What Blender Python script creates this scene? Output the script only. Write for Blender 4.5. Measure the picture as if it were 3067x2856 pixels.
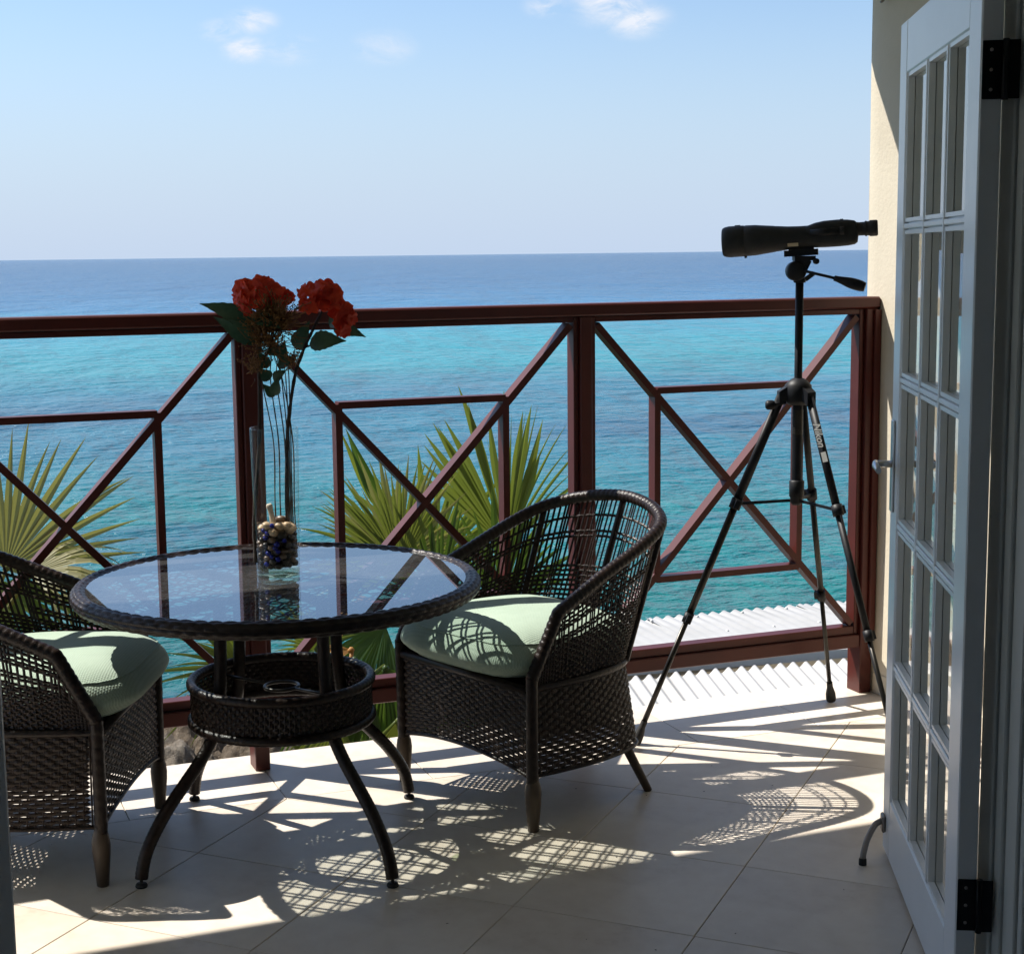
import bpy, math, random
import numpy as np
from mathutils import Vector, Matrix
R = math.radians
random.seed(7)
rng = np.random.default_rng(7)

# ------------------------------------------------------------------ camera, world, sun, exposure
scene = bpy.context.scene
for o in list(bpy.data.objects):
    bpy.data.objects.remove(o)
col = scene.collection

CAM = Vector((-0.996, -4.611, 1.55))
FWD = Vector((0.357, 0.924, -0.139)).normalized()
RIGHT = Vector((0.932, -0.362, -0.012)).normalized()
UP = RIGHT.cross(FWD).normalized()
RIGHT = FWD.cross(UP).normalized()
cd = bpy.data.cameras.new('camera')
cam = bpy.data.objects.new('camera', cd)
col.objects.link(cam)
cam.matrix_world = Matrix(((RIGHT.x, UP.x, -FWD.x, CAM.x), (RIGHT.y, UP.y, -FWD.y, CAM.y), (RIGHT.z, UP.z, -FWD.z, CAM.z), (0, 0, 0, 1)))
cd.sensor_width = 36
cd.lens = 36 * 4750 / 3067
cd.shift_x = (1533.5 - 1480) / 3067
cd.clip_start = 0.05
cd.clip_end = 90000
scene.camera = cam

SUN = Vector((-0.55, 0.545, 1.0)).normalized()          # towards the sun
world = bpy.data.worlds.new('World')
scene.world = world
world.use_nodes = True


def sky_world():
    nt = world.node_tree
    N, L = nt.nodes, nt.links
    N.clear()
    out = N.new('ShaderNodeOutputWorld')
    bg = N.new('ShaderNodeBackground')
    bg.inputs['Strength'].default_value = 0.088
    sky = N.new('ShaderNodeTexSky')
    sky.sky_type = 'NISHITA'
    sky.sun_disc = False
    sky.sun_elevation = math.asin(SUN.z)
    sky.sun_rotation = math.atan2(SUN.x, SUN.y)
    sky.altitude = 0
    sky.air_density = 1.0
    sky.dust_density = 0.6
    sky.ozone_density = 1.6
    tc = N.new('ShaderNodeTexCoord')
    # thin fair-weather clouds, fixed in the sky by direction
    mp = N.new('ShaderNodeMapping')
    mp.inputs['Scale'].default_value = (1, 1, 2.2)
    L.new(tc.outputs['Generated'], mp.inputs['Vector'])
    nz = N.new('ShaderNodeTexNoise')
    nz.inputs['Scale'].default_value = 34
    nz.inputs['Detail'].default_value = 9
    nz.inputs['Roughness'].default_value = 0.62
    nz.inputs['Distortion'].default_value = 0.5
    L.new(mp.outputs['Vector'], nz.inputs['Vector'])
    blobs = [((0.2033, 0.9699, 0.1341), 0.019, 0.75), ((0.2212, 0.9651, 0.1401), 0.022, 0.9), ((0.2167, 0.9684, 0.1238), 0.022, 0.95), ((0.2421, 0.9623, 0.1239), 0.026, 0.55), ((0.2974, 0.9466, 0.1248), 0.028, 0.5),
             ((0.4243, 0.8937, 0.148), 0.036, 0.95), ((0.4386, 0.8879, 0.1388), 0.030, 0.9), ((0.3888, 0.9093, 0.1482), 0.02, 0.55), ((-0.25, 0.9, 0.34), 0.16, 0.7), ((0.75, 0.58, 0.32), 0.2, 0.7),
             ((-0.7, 0.6, 0.38), 0.22, 0.7), ((0.3, 0.7, 0.6), 0.25, 0.6), ((0.6, -0.5, 0.5), 0.3, 0.7), ((-0.6, -0.6, 0.5), 0.3, 0.7)]
    acc = None
    for d, rad, amt in blobs:
        dv = Vector(d).normalized()
        sub = N.new('ShaderNodeVectorMath'); sub.operation = 'SUBTRACT'
        sub.inputs[1].default_value = dv
        L.new(tc.outputs['Generated'], sub.inputs[0])
        sc = N.new('ShaderNodeVectorMath'); sc.operation = 'MULTIPLY'
        sc.inputs[1].default_value = (1, 1, 1.9)
        L.new(sub.outputs[0], sc.inputs[0])
        ln = N.new('ShaderNodeVectorMath'); ln.operation = 'LENGTH'
        L.new(sc.outputs[0], ln.inputs[0])
        mr = N.new('ShaderNodeMapRange'); mr.interpolation_type = 'SMOOTHERSTEP'
        mr.inputs['From Min'].default_value = rad
        mr.inputs['From Max'].default_value = 0.0
        mr.inputs['To Max'].default_value = amt
        L.new(ln.outputs['Value'], mr.inputs['Value'])
        if acc is None:
            acc = mr.outputs['Result']
        else:
            mx = N.new('ShaderNodeMath'); mx.operation = 'MAXIMUM'
            L.new(acc, mx.inputs[0]); L.new(mr.outputs['Result'], mx.inputs[1])
            acc = mx.outputs[0]
    cl = N.new('ShaderNodeMapRange')
    cl.inputs['From Min'].default_value = 0.38
    cl.inputs['From Max'].default_value = 0.60
    L.new(nz.outputs['Fac'], cl.inputs['Value'])
    mul = N.new('ShaderNodeMath'); mul.operation = 'MULTIPLY'
    L.new(acc, mul.inputs[0]); L.new(cl.outputs['Result'], mul.inputs[1])
    mix = N.new('ShaderNodeMix'); mix.data_type = 'RGBA'
    L.new(mul.outputs[0], mix.inputs['Factor'])
    # pale marine haze low over the horizon, the same all round
    sx = N.new('ShaderNodeSeparateXYZ')
    L.new(tc.outputs['Generated'], sx.inputs[0])
    hz = N.new('ShaderNodeMapRange'); hz.interpolation_type = 'SMOOTHERSTEP'
    hz.inputs['From Min'].default_value = 0.22; hz.inputs['From Max'].default_value = -0.03
    hz.inputs['To Max'].default_value = 0.92
    L.new(sx.outputs['Z'], hz.inputs['Value'])
    hm = N.new('ShaderNodeMix'); hm.data_type = 'RGBA'
    L.new(hz.outputs['Result'], hm.inputs['Factor'])
    tn = N.new('ShaderNodeMix'); tn.data_type = 'RGBA'; tn.blend_type = 'MULTIPLY'; tn.inputs['Factor'].default_value = 1
    L.new(sky.outputs['Color'], tn.inputs[6])
    tn.inputs[7].default_value = (0.87, 0.96, 1.08, 1)
    L.new(tn.outputs[2], hm.inputs[6])
    hm.inputs[7].default_value = (3.95, 4.85, 6.30, 1)
    L.new(hm.outputs[2], mix.inputs[6])
    mix.inputs[7].default_value = (6.3, 6.5, 7.0, 1)
    L.new(mix.outputs[2], bg.inputs['Color'])
    L.new(bg.outputs[0], out.inputs['Surface'])


sky_world()
sd = bpy.data.lights.new('sun', 'SUN')
sd.energy = 5.0
sd.angle = R(0.53)
sd.color = (1.0, 0.95, 0.87)
sun = bpy.data.objects.new('sun', sd)
col.objects.link(sun)
sun.rotation_euler = SUN.to_track_quat('Z', 'Y').to_euler()
sun.location = (0, 0, 30)
vs = scene.view_settings
vs.view_transform = 'Standard'
vs.look = 'None'
vs.gamma = 1
vs.use_curve_mapping = False
vs.exposure = 0.7
scene.cycles.max_bounces = 10
scene.cycles.transparent_max_bounces = 24
scene.cycles.glossy_bounces = 5
scene.cycles.use_denoising = True


# ------------------------------------------------------------------ materials
def nodes(name):
    m = bpy.data.materials.new(name)
    m.use_nodes = True
    nt = m.node_tree
    return m, nt.nodes, nt.links, nt.nodes['Principled BSDF'], nt.nodes['Material Output']


def setc(p, c):
    p.inputs['Base Color'].default_value = (*c, 1)


def noise(N, L, scale, detail=5, rough=0.55, coord=None, stretch=None, kind='Object'):
    tc = N.new('ShaderNodeTexCoord')
    v = coord or tc.outputs[kind]
    if stretch:
        mp = N.new('ShaderNodeMapping')
        mp.inputs['Scale'].default_value = stretch
        L.new(v, mp.inputs['Vector'])
        v = mp.outputs['Vector']
    n = N.new('ShaderNodeTexNoise')
    n.inputs['Scale'].default_value = scale
    n.inputs['Detail'].default_value = detail
    n.inputs['Roughness'].default_value = rough
    L.new(v, n.inputs['Vector'])
    return n


def ramp(N, L, fac, stops):
    r = N.new('ShaderNodeValToRGB')
    e = r.color_ramp.elements
    e[0].position, e[0].color = stops[0][0], (*stops[0][1], 1)
    e[1].position, e[1].color = stops[-1][0], (*stops[-1][1], 1)
    for p, c in stops[1:-1]:
        x = e.new(p)
        x.color = (*c, 1)
    L.new(fac, r.inputs['Fac'])
    return r


def bump(N, L, p, h, strength, dist=0.01):
    b = N.new('ShaderNodeBump')
    b.inputs['Strength'].default_value = strength
    b.inputs['Distance'].default_value = dist
    L.new(h, b.inputs['Height'])
    L.new(b.outputs['Normal'], p.inputs['Normal'])
    return b


def mat(name, c, rough=0.5, c2=None, scale=8, bs=0.0, bscale=60, metal=0, spec=0.5, kind='Object', stretch=None, lo=0.35, hi=0.65):
    m, N, L, p, o = nodes(name)
    setc(p, c)
    p.inputs['Roughness'].default_value = rough
    p.inputs['Metallic'].default_value = metal
    p.inputs['Specular IOR Level'].default_value = spec
    if c2:
        n = noise(N, L, scale, kind=kind, stretch=stretch)
        r = ramp(N, L, n.outputs['Fac'], [(lo, c), (hi, c2)])
        L.new(r.outputs['Color'], p.inputs['Base Color'])
    if bs:
        n = noise(N, L, bscale, kind=kind)
        bump(N, L, p, n.outputs['Fac'], bs)
    return m


def leafy(name, c, c2, trans=0.45, rough=0.45, scale=30, stretch=None, tc=None):
    m, N, L, p, o = nodes(name)
    n = noise(N, L, scale, stretch=stretch)
    r = ramp(N, L, n.outputs['Fac'], [(0.3, c), (0.7, c2)])
    L.new(r.outputs['Color'], p.inputs['Base Color'])
    p.inputs['Roughness'].default_value = rough
    t = N.new('ShaderNodeBsdfTranslucent')
    if tc:
        t.inputs['Color'].default_value = (*tc, 1)
    else:
        L.new(r.outputs['Color'], t.inputs['Color'])
    mx = N.new('ShaderNodeMixShader')
    mx.inputs[0].default_value = trans
    L.new(p.outputs[0], mx.inputs[1])
    L.new(t.outputs[0], mx.inputs[2])
    L.new(mx.outputs[0], o.inputs['Surface'])
    return m


def thin_glass(name, ior=1.5, tint=(1, 1, 1), double=True, rough=0.0, film=0.0):
    m, N, L, p, o = nodes(name)
    N.remove(p)
    fr = N.new('ShaderNodeFresnel')
    # the node inverts the index on back faces; undo that so both sides of the sheet act as air to glass
    ge = N.new('ShaderNodeNewGeometry')
    im = N.new('ShaderNodeMapRange')
    im.inputs['To Min'].default_value = ior
    im.inputs['To Max'].default_value = 1 / ior
    L.new(ge.outputs['Backfacing'], im.inputs['Value'])
    L.new(im.outputs[0], fr.inputs['IOR'])
    g = N.new('ShaderNodeBsdfGlossy')
    g.inputs['Roughness'].default_value = rough
    t = N.new('ShaderNodeBsdfTransparent')
    t.inputs['Color'].default_value = (*tint, 1)
    fac = fr.outputs[0]
    if double:                                           # both faces of the pane reflect: 2R/(1+R)
        a = N.new('ShaderNodeMath'); a.operation = 'ADD'; a.inputs[1].default_value = 1
        L.new(fac, a.inputs[0])
        b = N.new('ShaderNodeMath'); b.operation = 'MULTIPLY'; b.inputs[1].default_value = 2
        L.new(fac, b.inputs[0])
        d = N.new('ShaderNodeMath'); d.operation = 'DIVIDE'
        L.new(b.outputs[0], d.inputs[0]); L.new(a.outputs[0], d.inputs[1])
        fac = d.outputs[0]
    mx = N.new('ShaderNodeMixShader')
    L.new(fac, mx.inputs[0])
    L.new(t.outputs[0], mx.inputs[1])
    L.new(g.outputs[0], mx.inputs[2])
    sh = mx.outputs[0]
    if film:                                             # pale streaky film added to brighten the glass's weak sky reflection
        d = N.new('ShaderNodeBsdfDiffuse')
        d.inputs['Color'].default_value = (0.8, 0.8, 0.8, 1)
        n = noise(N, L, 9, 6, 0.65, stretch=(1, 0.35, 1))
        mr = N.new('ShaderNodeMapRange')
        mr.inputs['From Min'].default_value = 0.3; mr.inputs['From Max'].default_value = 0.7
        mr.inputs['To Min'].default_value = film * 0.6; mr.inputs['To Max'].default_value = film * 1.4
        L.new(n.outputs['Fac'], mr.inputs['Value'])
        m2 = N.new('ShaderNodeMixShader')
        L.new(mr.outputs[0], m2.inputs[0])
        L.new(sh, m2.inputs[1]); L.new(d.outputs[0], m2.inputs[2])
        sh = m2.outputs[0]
    L.new(sh, o.inputs['Surface'])
    return m


def tile_mat():
    m, N, L, p, o = nodes('cream_porcelain_tile')
    n1 = noise(N, L, 2.2, 8, 0.65)
    n2 = noise(N, L, 14, 6, 0.6)
    mx = N.new('ShaderNodeMath'); mx.operation = 'MULTIPLY_ADD'
    L.new(n1.outputs['Fac'], mx.inputs[0]); mx.inputs[1].default_value = 0.65
    hf = N.new('ShaderNodeMath'); hf.operation = 'MULTIPLY'; hf.inputs[1].default_value = 0.35
    L.new(n2.outputs['Fac'], hf.inputs[0]); L.new(hf.outputs[0], mx.inputs[2])
    r = ramp(N, L, mx.outputs[0], [(0.32, (0.52, 0.425, 0.325)), (0.44, (0.66, 0.575, 0.475)), (0.56, (0.72, 0.64, 0.54)), (0.7, (0.77, 0.695, 0.60))])
    oi = N.new('ShaderNodeObjectInfo')
    hv = N.new('ShaderNodeHueSaturation')
    mr = N.new('ShaderNodeMapRange'); mr.inputs['To Min'].default_value = 0.91; mr.inputs['To Max'].default_value = 1.05
    L.new(oi.outputs['Random'], mr.inputs['Value']); L.new(mr.outputs[0], hv.inputs['Value'])
    # scuffs and dust specks
    n3 = noise(N, L, 55, 3, 0.5)
    dk = ramp(N, L, n3.outputs['Fac'], [(0.70, (1, 1, 1)), (0.78, (0.55, 0.5, 0.45))])
    ml = N.new('ShaderNodeMix'); ml.data_type = 'RGBA'; ml.blend_type = 'MULTIPLY'; ml.inputs['Factor'].default_value = 0.5
    L.new(r.outputs['Color'], ml.inputs[6]); L.new(dk.outputs['Color'], ml.inputs[7])
    L.new(ml.outputs[2], hv.inputs['Color'])
    L.new(hv.outputs[0], p.inputs['Base Color'])
    rr = N.new('ShaderNodeMapRange'); rr.inputs['To Min'].default_value = 0.26; rr.inputs['To Max'].default_value = 0.5
    L.new(n1.outputs['Fac'], rr.inputs['Value']); L.new(rr.outputs[0], p.inputs['Roughness'])
    p.inputs['Specular IOR Level'].default_value = 0.4
    bump(N, L, p, n2.outputs['Fac'], 0.05, 0.004)
    return m


def stucco_mat():
    m, N, L, p, o = nodes('cream_stucco')
    n = noise(N, L, 70, 6, 0.6)
    n2 = noise(N, L, 3, 4, 0.6)
    r = ramp(N, L, n2.outputs['Fac'], [(0.3, (0.62, 0.555, 0.435)), (0.7, (0.68, 0.615, 0.49))])
    L.new(r.outputs['Color'], p.inputs['Base Color'])
    p.inputs['Roughness'].default_value = 0.85
    bump(N, L, p, n.outputs['Fac'], 0.3, 0.004)
    return m


def rail_mat():
    m, N, L, p, o = nodes('red_brown_enamel')
    n = noise(N, L, 5, 5, 0.6)
    n2 = noise(N, L, 130, 4, 0.7)
    r = ramp(N, L, n.outputs['Fac'], [(0.3, (0.060, 0.0088, 0.0054)), (0.7, (0.088, 0.0130, 0.0078))])
    ch = ramp(N, L, n2.outputs['Fac'], [(0.765, (0, 0, 0)), (0.785, (1, 1, 1))])
    mx = N.new('ShaderNodeMix'); mx.data_type = 'RGBA'
    L.new(ch.outputs['Color'], mx.inputs['Factor'])
    L.new(r.outputs['Color'], mx.inputs[6]); mx.inputs[7].default_value = (0.5, 0.4, 0.34, 1)
    L.new(mx.outputs[2], p.inputs['Base Color'])
    p.inputs['Roughness'].default_value = 0.42
    p.inputs['Specular IOR Level'].default_value = 0.45
    n3 = noise(N, L, 40, 3, 0.5)
    bump(N, L, p, n3.outputs['Fac'], 0.10, 0.003)
    return m


def sea_mat():
    m, N, L, p, o = nodes('tropical_sea')
    geo = N.new('ShaderNodeNewGeometry')
    dot = N.new('ShaderNodeVectorMath'); dot.operation = 'DOT_PRODUCT'
    dot.inputs[1].default_value = (0.30, 0.954, 0)
    L.new(geo.outputs['Position'], dot.inputs[0])
    # sea bed: broad patches of sand and reef move the depth about
    patch = noise(N, L, 0.03, 5, 0.6, coord=geo.outputs['Position'], stretch=(0.55, 1.0, 1))
    lg = N.new('ShaderNodeMath'); lg.operation = 'LOGARITHM'; lg.inputs[1].default_value = 10
    mxm = N.new('ShaderNodeMath'); mxm.operation = 'MAXIMUM'; mxm.inputs[1].default_value = 5
    L.new(dot.outputs['Value'], mxm.inputs[0]); L.new(mxm.outputs[0], lg.inputs[0])
    wob = N.new('ShaderNodeMath'); wob.operation = 'MULTIPLY_ADD'; wob.inputs[1].default_value = 0.30; 
    L.new(patch.outputs['Fac'], wob.inputs[0])
    ad = N.new('ShaderNodeMath'); ad.operation = 'ADD'; ad.inputs[1].default_value = -0.15
    L.new(lg.outputs[0], ad.inputs[0]); L.new(ad.outputs[0], wob.inputs[2])
    sc = N.new('ShaderNodeMapRange'); sc.inputs['From Min'].default_value = 1.2; sc.inputs['From Max'].default_value = 3.2
    L.new(wob.outputs[0], sc.inputs['Value'])
    depth = ramp(N, L, sc.outputs[0], [(0.0, (0.012, 0.085, 0.095)), (0.10, (0.010, 0.130, 0.130)), (0.17, (0.010, 0.145, 0.160)), (0.26, (0.012, 0.120, 0.185)),
                                       (0.33, (0.014, 0.130, 0.200)), (0.375, (0.008, 0.195, 0.240)), (0.44, (0.006, 0.215, 0.275)), (0.50, (0.006, 0.175, 0.275)),
                                       (0.56, (0.006, 0.115, 0.250)), (0.68, (0.004, 0.078, 0.190)), (1.0, (0.004, 0.058, 0.150))])
    reef = noise(N, L, 0.085, 7, 0.62, coord=geo.outputs['Position'], stretch=(0.35, 1.3, 1))
    rm = ramp(N, L, reef.outputs['Fac'], [(0.50, (0, 0, 0)), (0.62, (1, 1, 1))])
    fade = N.new('ShaderNodeMapRange'); fade.inputs['From Min'].default_value = 95; fade.inputs['From Max'].default_value = 60
    fade.inputs['To Max'].default_value = 0.75
    L.new(dot.outputs['Value'], fade.inputs['Value'])
    rf = N.new('ShaderNodeMath'); rf.operation = 'MULTIPLY'
    L.new(rm.outputs['Color'], rf.inputs[0]); L.new(fade.outputs[0], rf.inputs[1])
    mx = N.new('ShaderNodeMix'); mx.data_type = 'RGBA'
    L.new(rf.outputs[0], mx.inputs['Factor'])
    L.new(depth.outputs['Color'], mx.inputs[6]); mx.inputs[7].default_value = (0.014, 0.075, 0.140, 1)
    # foam flecks on the small chop near the shore
    fo = noise(N, L, 1.6, 8, 0.7, coord=geo.outputs['Position'], stretch=(0.45, 1.0, 1))
    fm = ramp(N, L, fo.outputs['Fac'], [(0.70, (0, 0, 0)), (0.76, (1, 1, 1))])
    mx2 = N.new('ShaderNodeMix'); mx2.data_type = 'RGBA'
    L.new(fm.outputs['Color'], mx2.inputs['Factor'])
    L.new(mx.outputs[2], mx2.inputs[6]); mx2.inputs[7].default_value = (0.55, 0.62, 0.62, 1)
    L.new(mx2.outputs[2], p.inputs['Base Color'])
    p.inputs['Roughness'].default_value = 0.16
    p.inputs['IOR'].default_value = 1.333
    p.inputs['Specular IOR Level'].default_value = 0.13
    h = None
    for s, st, amp, rot in ((0.02, (1.0, 0.30, 1), 7.0, 18), (0.05, (1.0, 0.45, 1), 3.6, 14), (0.22, (1.0, 0.35, 1), 1.5, 10), (0.45, (0.7, 1.1, 1), 0.85, 4), (1.4, (0.8, 1.0, 1), 0.42, -8), (5.0, (0.85, 1.1, 1), 0.07, 10)):
        mp = N.new('ShaderNodeMapping')
        mp.inputs['Rotation'].default_value = (0, 0, R(rot))
        L.new(geo.outputs['Position'], mp.inputs['Vector'])
        n = noise(N, L, s, 4, 0.6, coord=mp.outputs['Vector'], stretch=st)
        q = N.new('ShaderNodeMath'); q.operation = 'MULTIPLY'; q.inputs[1].default_value = amp
        L.new(n.outputs['Fac'], q.inputs[0])
        if h is None:
            h = q.outputs[0]
        else:
            a = N.new('ShaderNodeMath'); a.operation = 'ADD'
            L.new(h, a.inputs[0]); L.new(q.outputs[0], a.inputs[1])
            h = a.outputs[0]
    bump(N, L, p, h, 0.85, 1.0)
    return m


def cushion_mat():
    m, N, L, p, o = nodes('sage_canvas')
    tc = N.new('ShaderNodeTexCoord')
    w1 = N.new('ShaderNodeTexWave'); w1.wave_type = 'BANDS'; w1.bands_direction = 'X'; w1.inputs['Scale'].default_value = 52
    w2 = N.new('ShaderNodeTexWave'); w2.wave_type = 'BANDS'; w2.bands_direction = 'Y'; w2.inputs['Scale'].default_value = 52
    L.new(tc.outputs['Object'], w1.inputs['Vector']); L.new(tc.outputs['Object'], w2.inputs['Vector'])
    mu = N.new('ShaderNodeMath'); mu.operation = 'MULTIPLY'
    L.new(w1.outputs['Fac'], mu.inputs[0]); L.new(w2.outputs['Fac'], mu.inputs[1])
    n = noise(N, L, 9, 4, 0.6)
    r = ramp(N, L, n.outputs['Fac'], [(0.3, (0.37, 0.475, 0.375)), (0.7, (0.43, 0.535, 0.43))])
    mx = N.new('ShaderNodeMix'); mx.data_type = 'RGBA'; mx.blend_type = 'MULTIPLY'; mx.inputs['Factor'].default_value = 0.35
    rr = ramp(N, L, mu.outputs[0], [(0.0, (0.62, 0.66, 0.6)), (0.5, (1, 1, 1))])
    L.new(r.outputs['Color'], mx.inputs[6]); L.new(rr.outputs['Color'], mx.inputs[7])
    L.new(mx.outputs[2], p.inputs['Base Color'])
    p.inputs['Roughness'].default_value = 0.9
    p.inputs['Sheen Weight'].default_value = 0.15
    bump(N, L, p, mu.outputs[0], 0.35, 0.003)
    return m


M = dict(
    tile=tile_mat(), grout=mat('tile_grout', (0.23, 0.19, 0.15), 0.95),
    concrete=mat('balcony_concrete', (0.55, 0.52, 0.46), 0.9, (0.47, 0.44, 0.39), 6, 0.3),
    stucco=stucco_mat(), rail=rail_mat(), sea=sea_mat(),
    plaster=mat('room_plaster', (0.84, 0.82, 0.77), 0.9, (0.80, 0.78, 0.73), 3),
    soffit=mat('soffit_paint', (0.66, 0.62, 0.52), 0.85, (0.6, 0.56, 0.47), 4),
    door=mat('white_gloss_paint', (0.83, 0.85, 0.86), 0.3, (0.86, 0.88, 0.89), 7, 0.04, 30),
    frame=mat('door_frame_paint', (0.70, 0.71, 0.68), 0.45, (0.74, 0.75, 0.72), 5, 0.05, 20),
    hinge=mat('black_hinge_metal', (0.012, 0.012, 0.013), 0.45, metal=0.6),
    steel=mat('brushed_steel', (0.55, 0.55, 0.54), 0.28, metal=1.0),
    bronze=mat('grey_brown_stop_metal', (0.30, 0.27, 0.25), 0.45, metal=0.4),
    rubber=mat('black_rubber', (0.018, 0.017, 0.016), 0.7),
    wicker=mat('dark_brown_resin_wicker', (0.0115, 0.0065, 0.0052), 0.33, (0.026, 0.0155, 0.0120), 40, 0.2, 220, spec=0.3),
    wickerlight=mat('brown_resin_wicker', (0.0165, 0.0098, 0.0072), 0.38, (0.034, 0.0215, 0.0160), 55, 0.25, 220, spec=0.3),
    wood=mat('brown_turned_wood', (0.050, 0.034, 0.021), 0.45, (0.080, 0.055, 0.035), 14, stretch=(1, 1, 0.15)),
    cushion=cushion_mat(),
    glass=thin_glass('clear_pane_glass', 1.5, (0.93, 0.96, 0.95)),
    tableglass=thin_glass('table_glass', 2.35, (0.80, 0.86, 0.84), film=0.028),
    vaseglass=thin_glass('vase_glass', 1.45, (0.965, 0.98, 0.975), double=False),
    vasebase=thin_glass('vase_base_glass', 1.5, (0.84, 0.90, 0.78), double=False),
    black=mat('matte_black_metal', (0.006, 0.0065, 0.009), 0.5, (0.010, 0.011, 0.014), 30, spec=0.3),
    blackrubber=mat('black_rubber_armour', (0.009, 0.0095, 0.010), 0.55, (0.014, 0.0145, 0.015), 60, 0.2, 500),
    tripodmetal=mat('charcoal_aluminium', (0.045, 0.042, 0.038), 0.32, metal=0.8),
    white=mat('white_print', (0.75, 0.75, 0.72), 0.6),
    tag=mat('beige_label', (0.50, 0.42, 0.28), 0.5),
    lens=mat('dark_lens', (0.004, 0.004, 0.008), 0.05),
    stem=mat('dark_stem', (0.020, 0.013, 0.009), 0.75, (0.045, 0.03, 0.02), 60, 0.4, 200),
    thinstem=mat('tan_stem', (0.14, 0.085, 0.03), 0.7, (0.09, 0.06, 0.025), 30),
    petal=leafy('red_petal', (0.62, 0.030, 0.012), (0.78, 0.075, 0.018), 0.32, 0.55, 25),
    flowerleaf=leafy('dark_green_leaf', (0.025, 0.065, 0.030), (0.055, 0.105, 0.055), 0.22, 0.5, 40),
    bud=mat('brown_bud', (0.15, 0.065, 0.016), 0.7, (0.26, 0.125, 0.03), 80),
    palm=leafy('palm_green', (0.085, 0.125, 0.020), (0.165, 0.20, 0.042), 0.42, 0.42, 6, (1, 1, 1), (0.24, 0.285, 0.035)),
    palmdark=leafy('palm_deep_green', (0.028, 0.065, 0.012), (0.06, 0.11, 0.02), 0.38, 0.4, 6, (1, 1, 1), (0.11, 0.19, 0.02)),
    palmpale=leafy('palm_dry_straw', (0.20, 0.19, 0.07), (0.30, 0.275, 0.11), 0.38, 0.5, 6, (1, 1, 1), (0.33, 0.32, 0.075)),
    palmdead=leafy('palm_dead_orange', (0.40, 0.17, 0.03), (0.50, 0.26, 0.06), 0.35, 0.6, 12),
    bark=mat('palm_bark', (0.16, 0.115, 0.075), 0.9, (0.26, 0.20, 0.14), 12, 0.8, 40),
    rock=None, roof=mat('white_roof_sheet', (0.43, 0.425, 0.415), 0.5, (0.38, 0.375, 0.36), 3, 0.03, 30),
    flash=mat('grey_flashing', (0.62, 0.61, 0.57), 0.55, (0.55, 0.54, 0.5), 5),
    ground=mat('rocky_shore', (0.20, 0.17, 0.13), 0.95, (0.12, 0.10, 0.075), 1.5, 0.9, 6, kind='Object'),
)


def rock_mat():
    m, N, L, p, o = nodes('coral_rock')
    n = noise(N, L, 5, 9, 0.7)
    r = ramp(N, L, n.outputs['Fac'], [(0.3, (0.06, 0.045, 0.032)), (0.48, (0.20, 0.155, 0.11)), (0.62, (0.34, 0.30, 0.25)), (0.75, (0.47, 0.44, 0.40))])
    L.new(r.outputs['Color'], p.inputs['Base Color'])
    p.inputs['Roughness'].default_value = 0.95
    n2 = noise(N, L, 26, 8, 0.75)
    bump(N, L, p, n2.outputs['Fac'], 1.0, 0.05)
    return m


M['rock'] = rock_mat()


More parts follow.
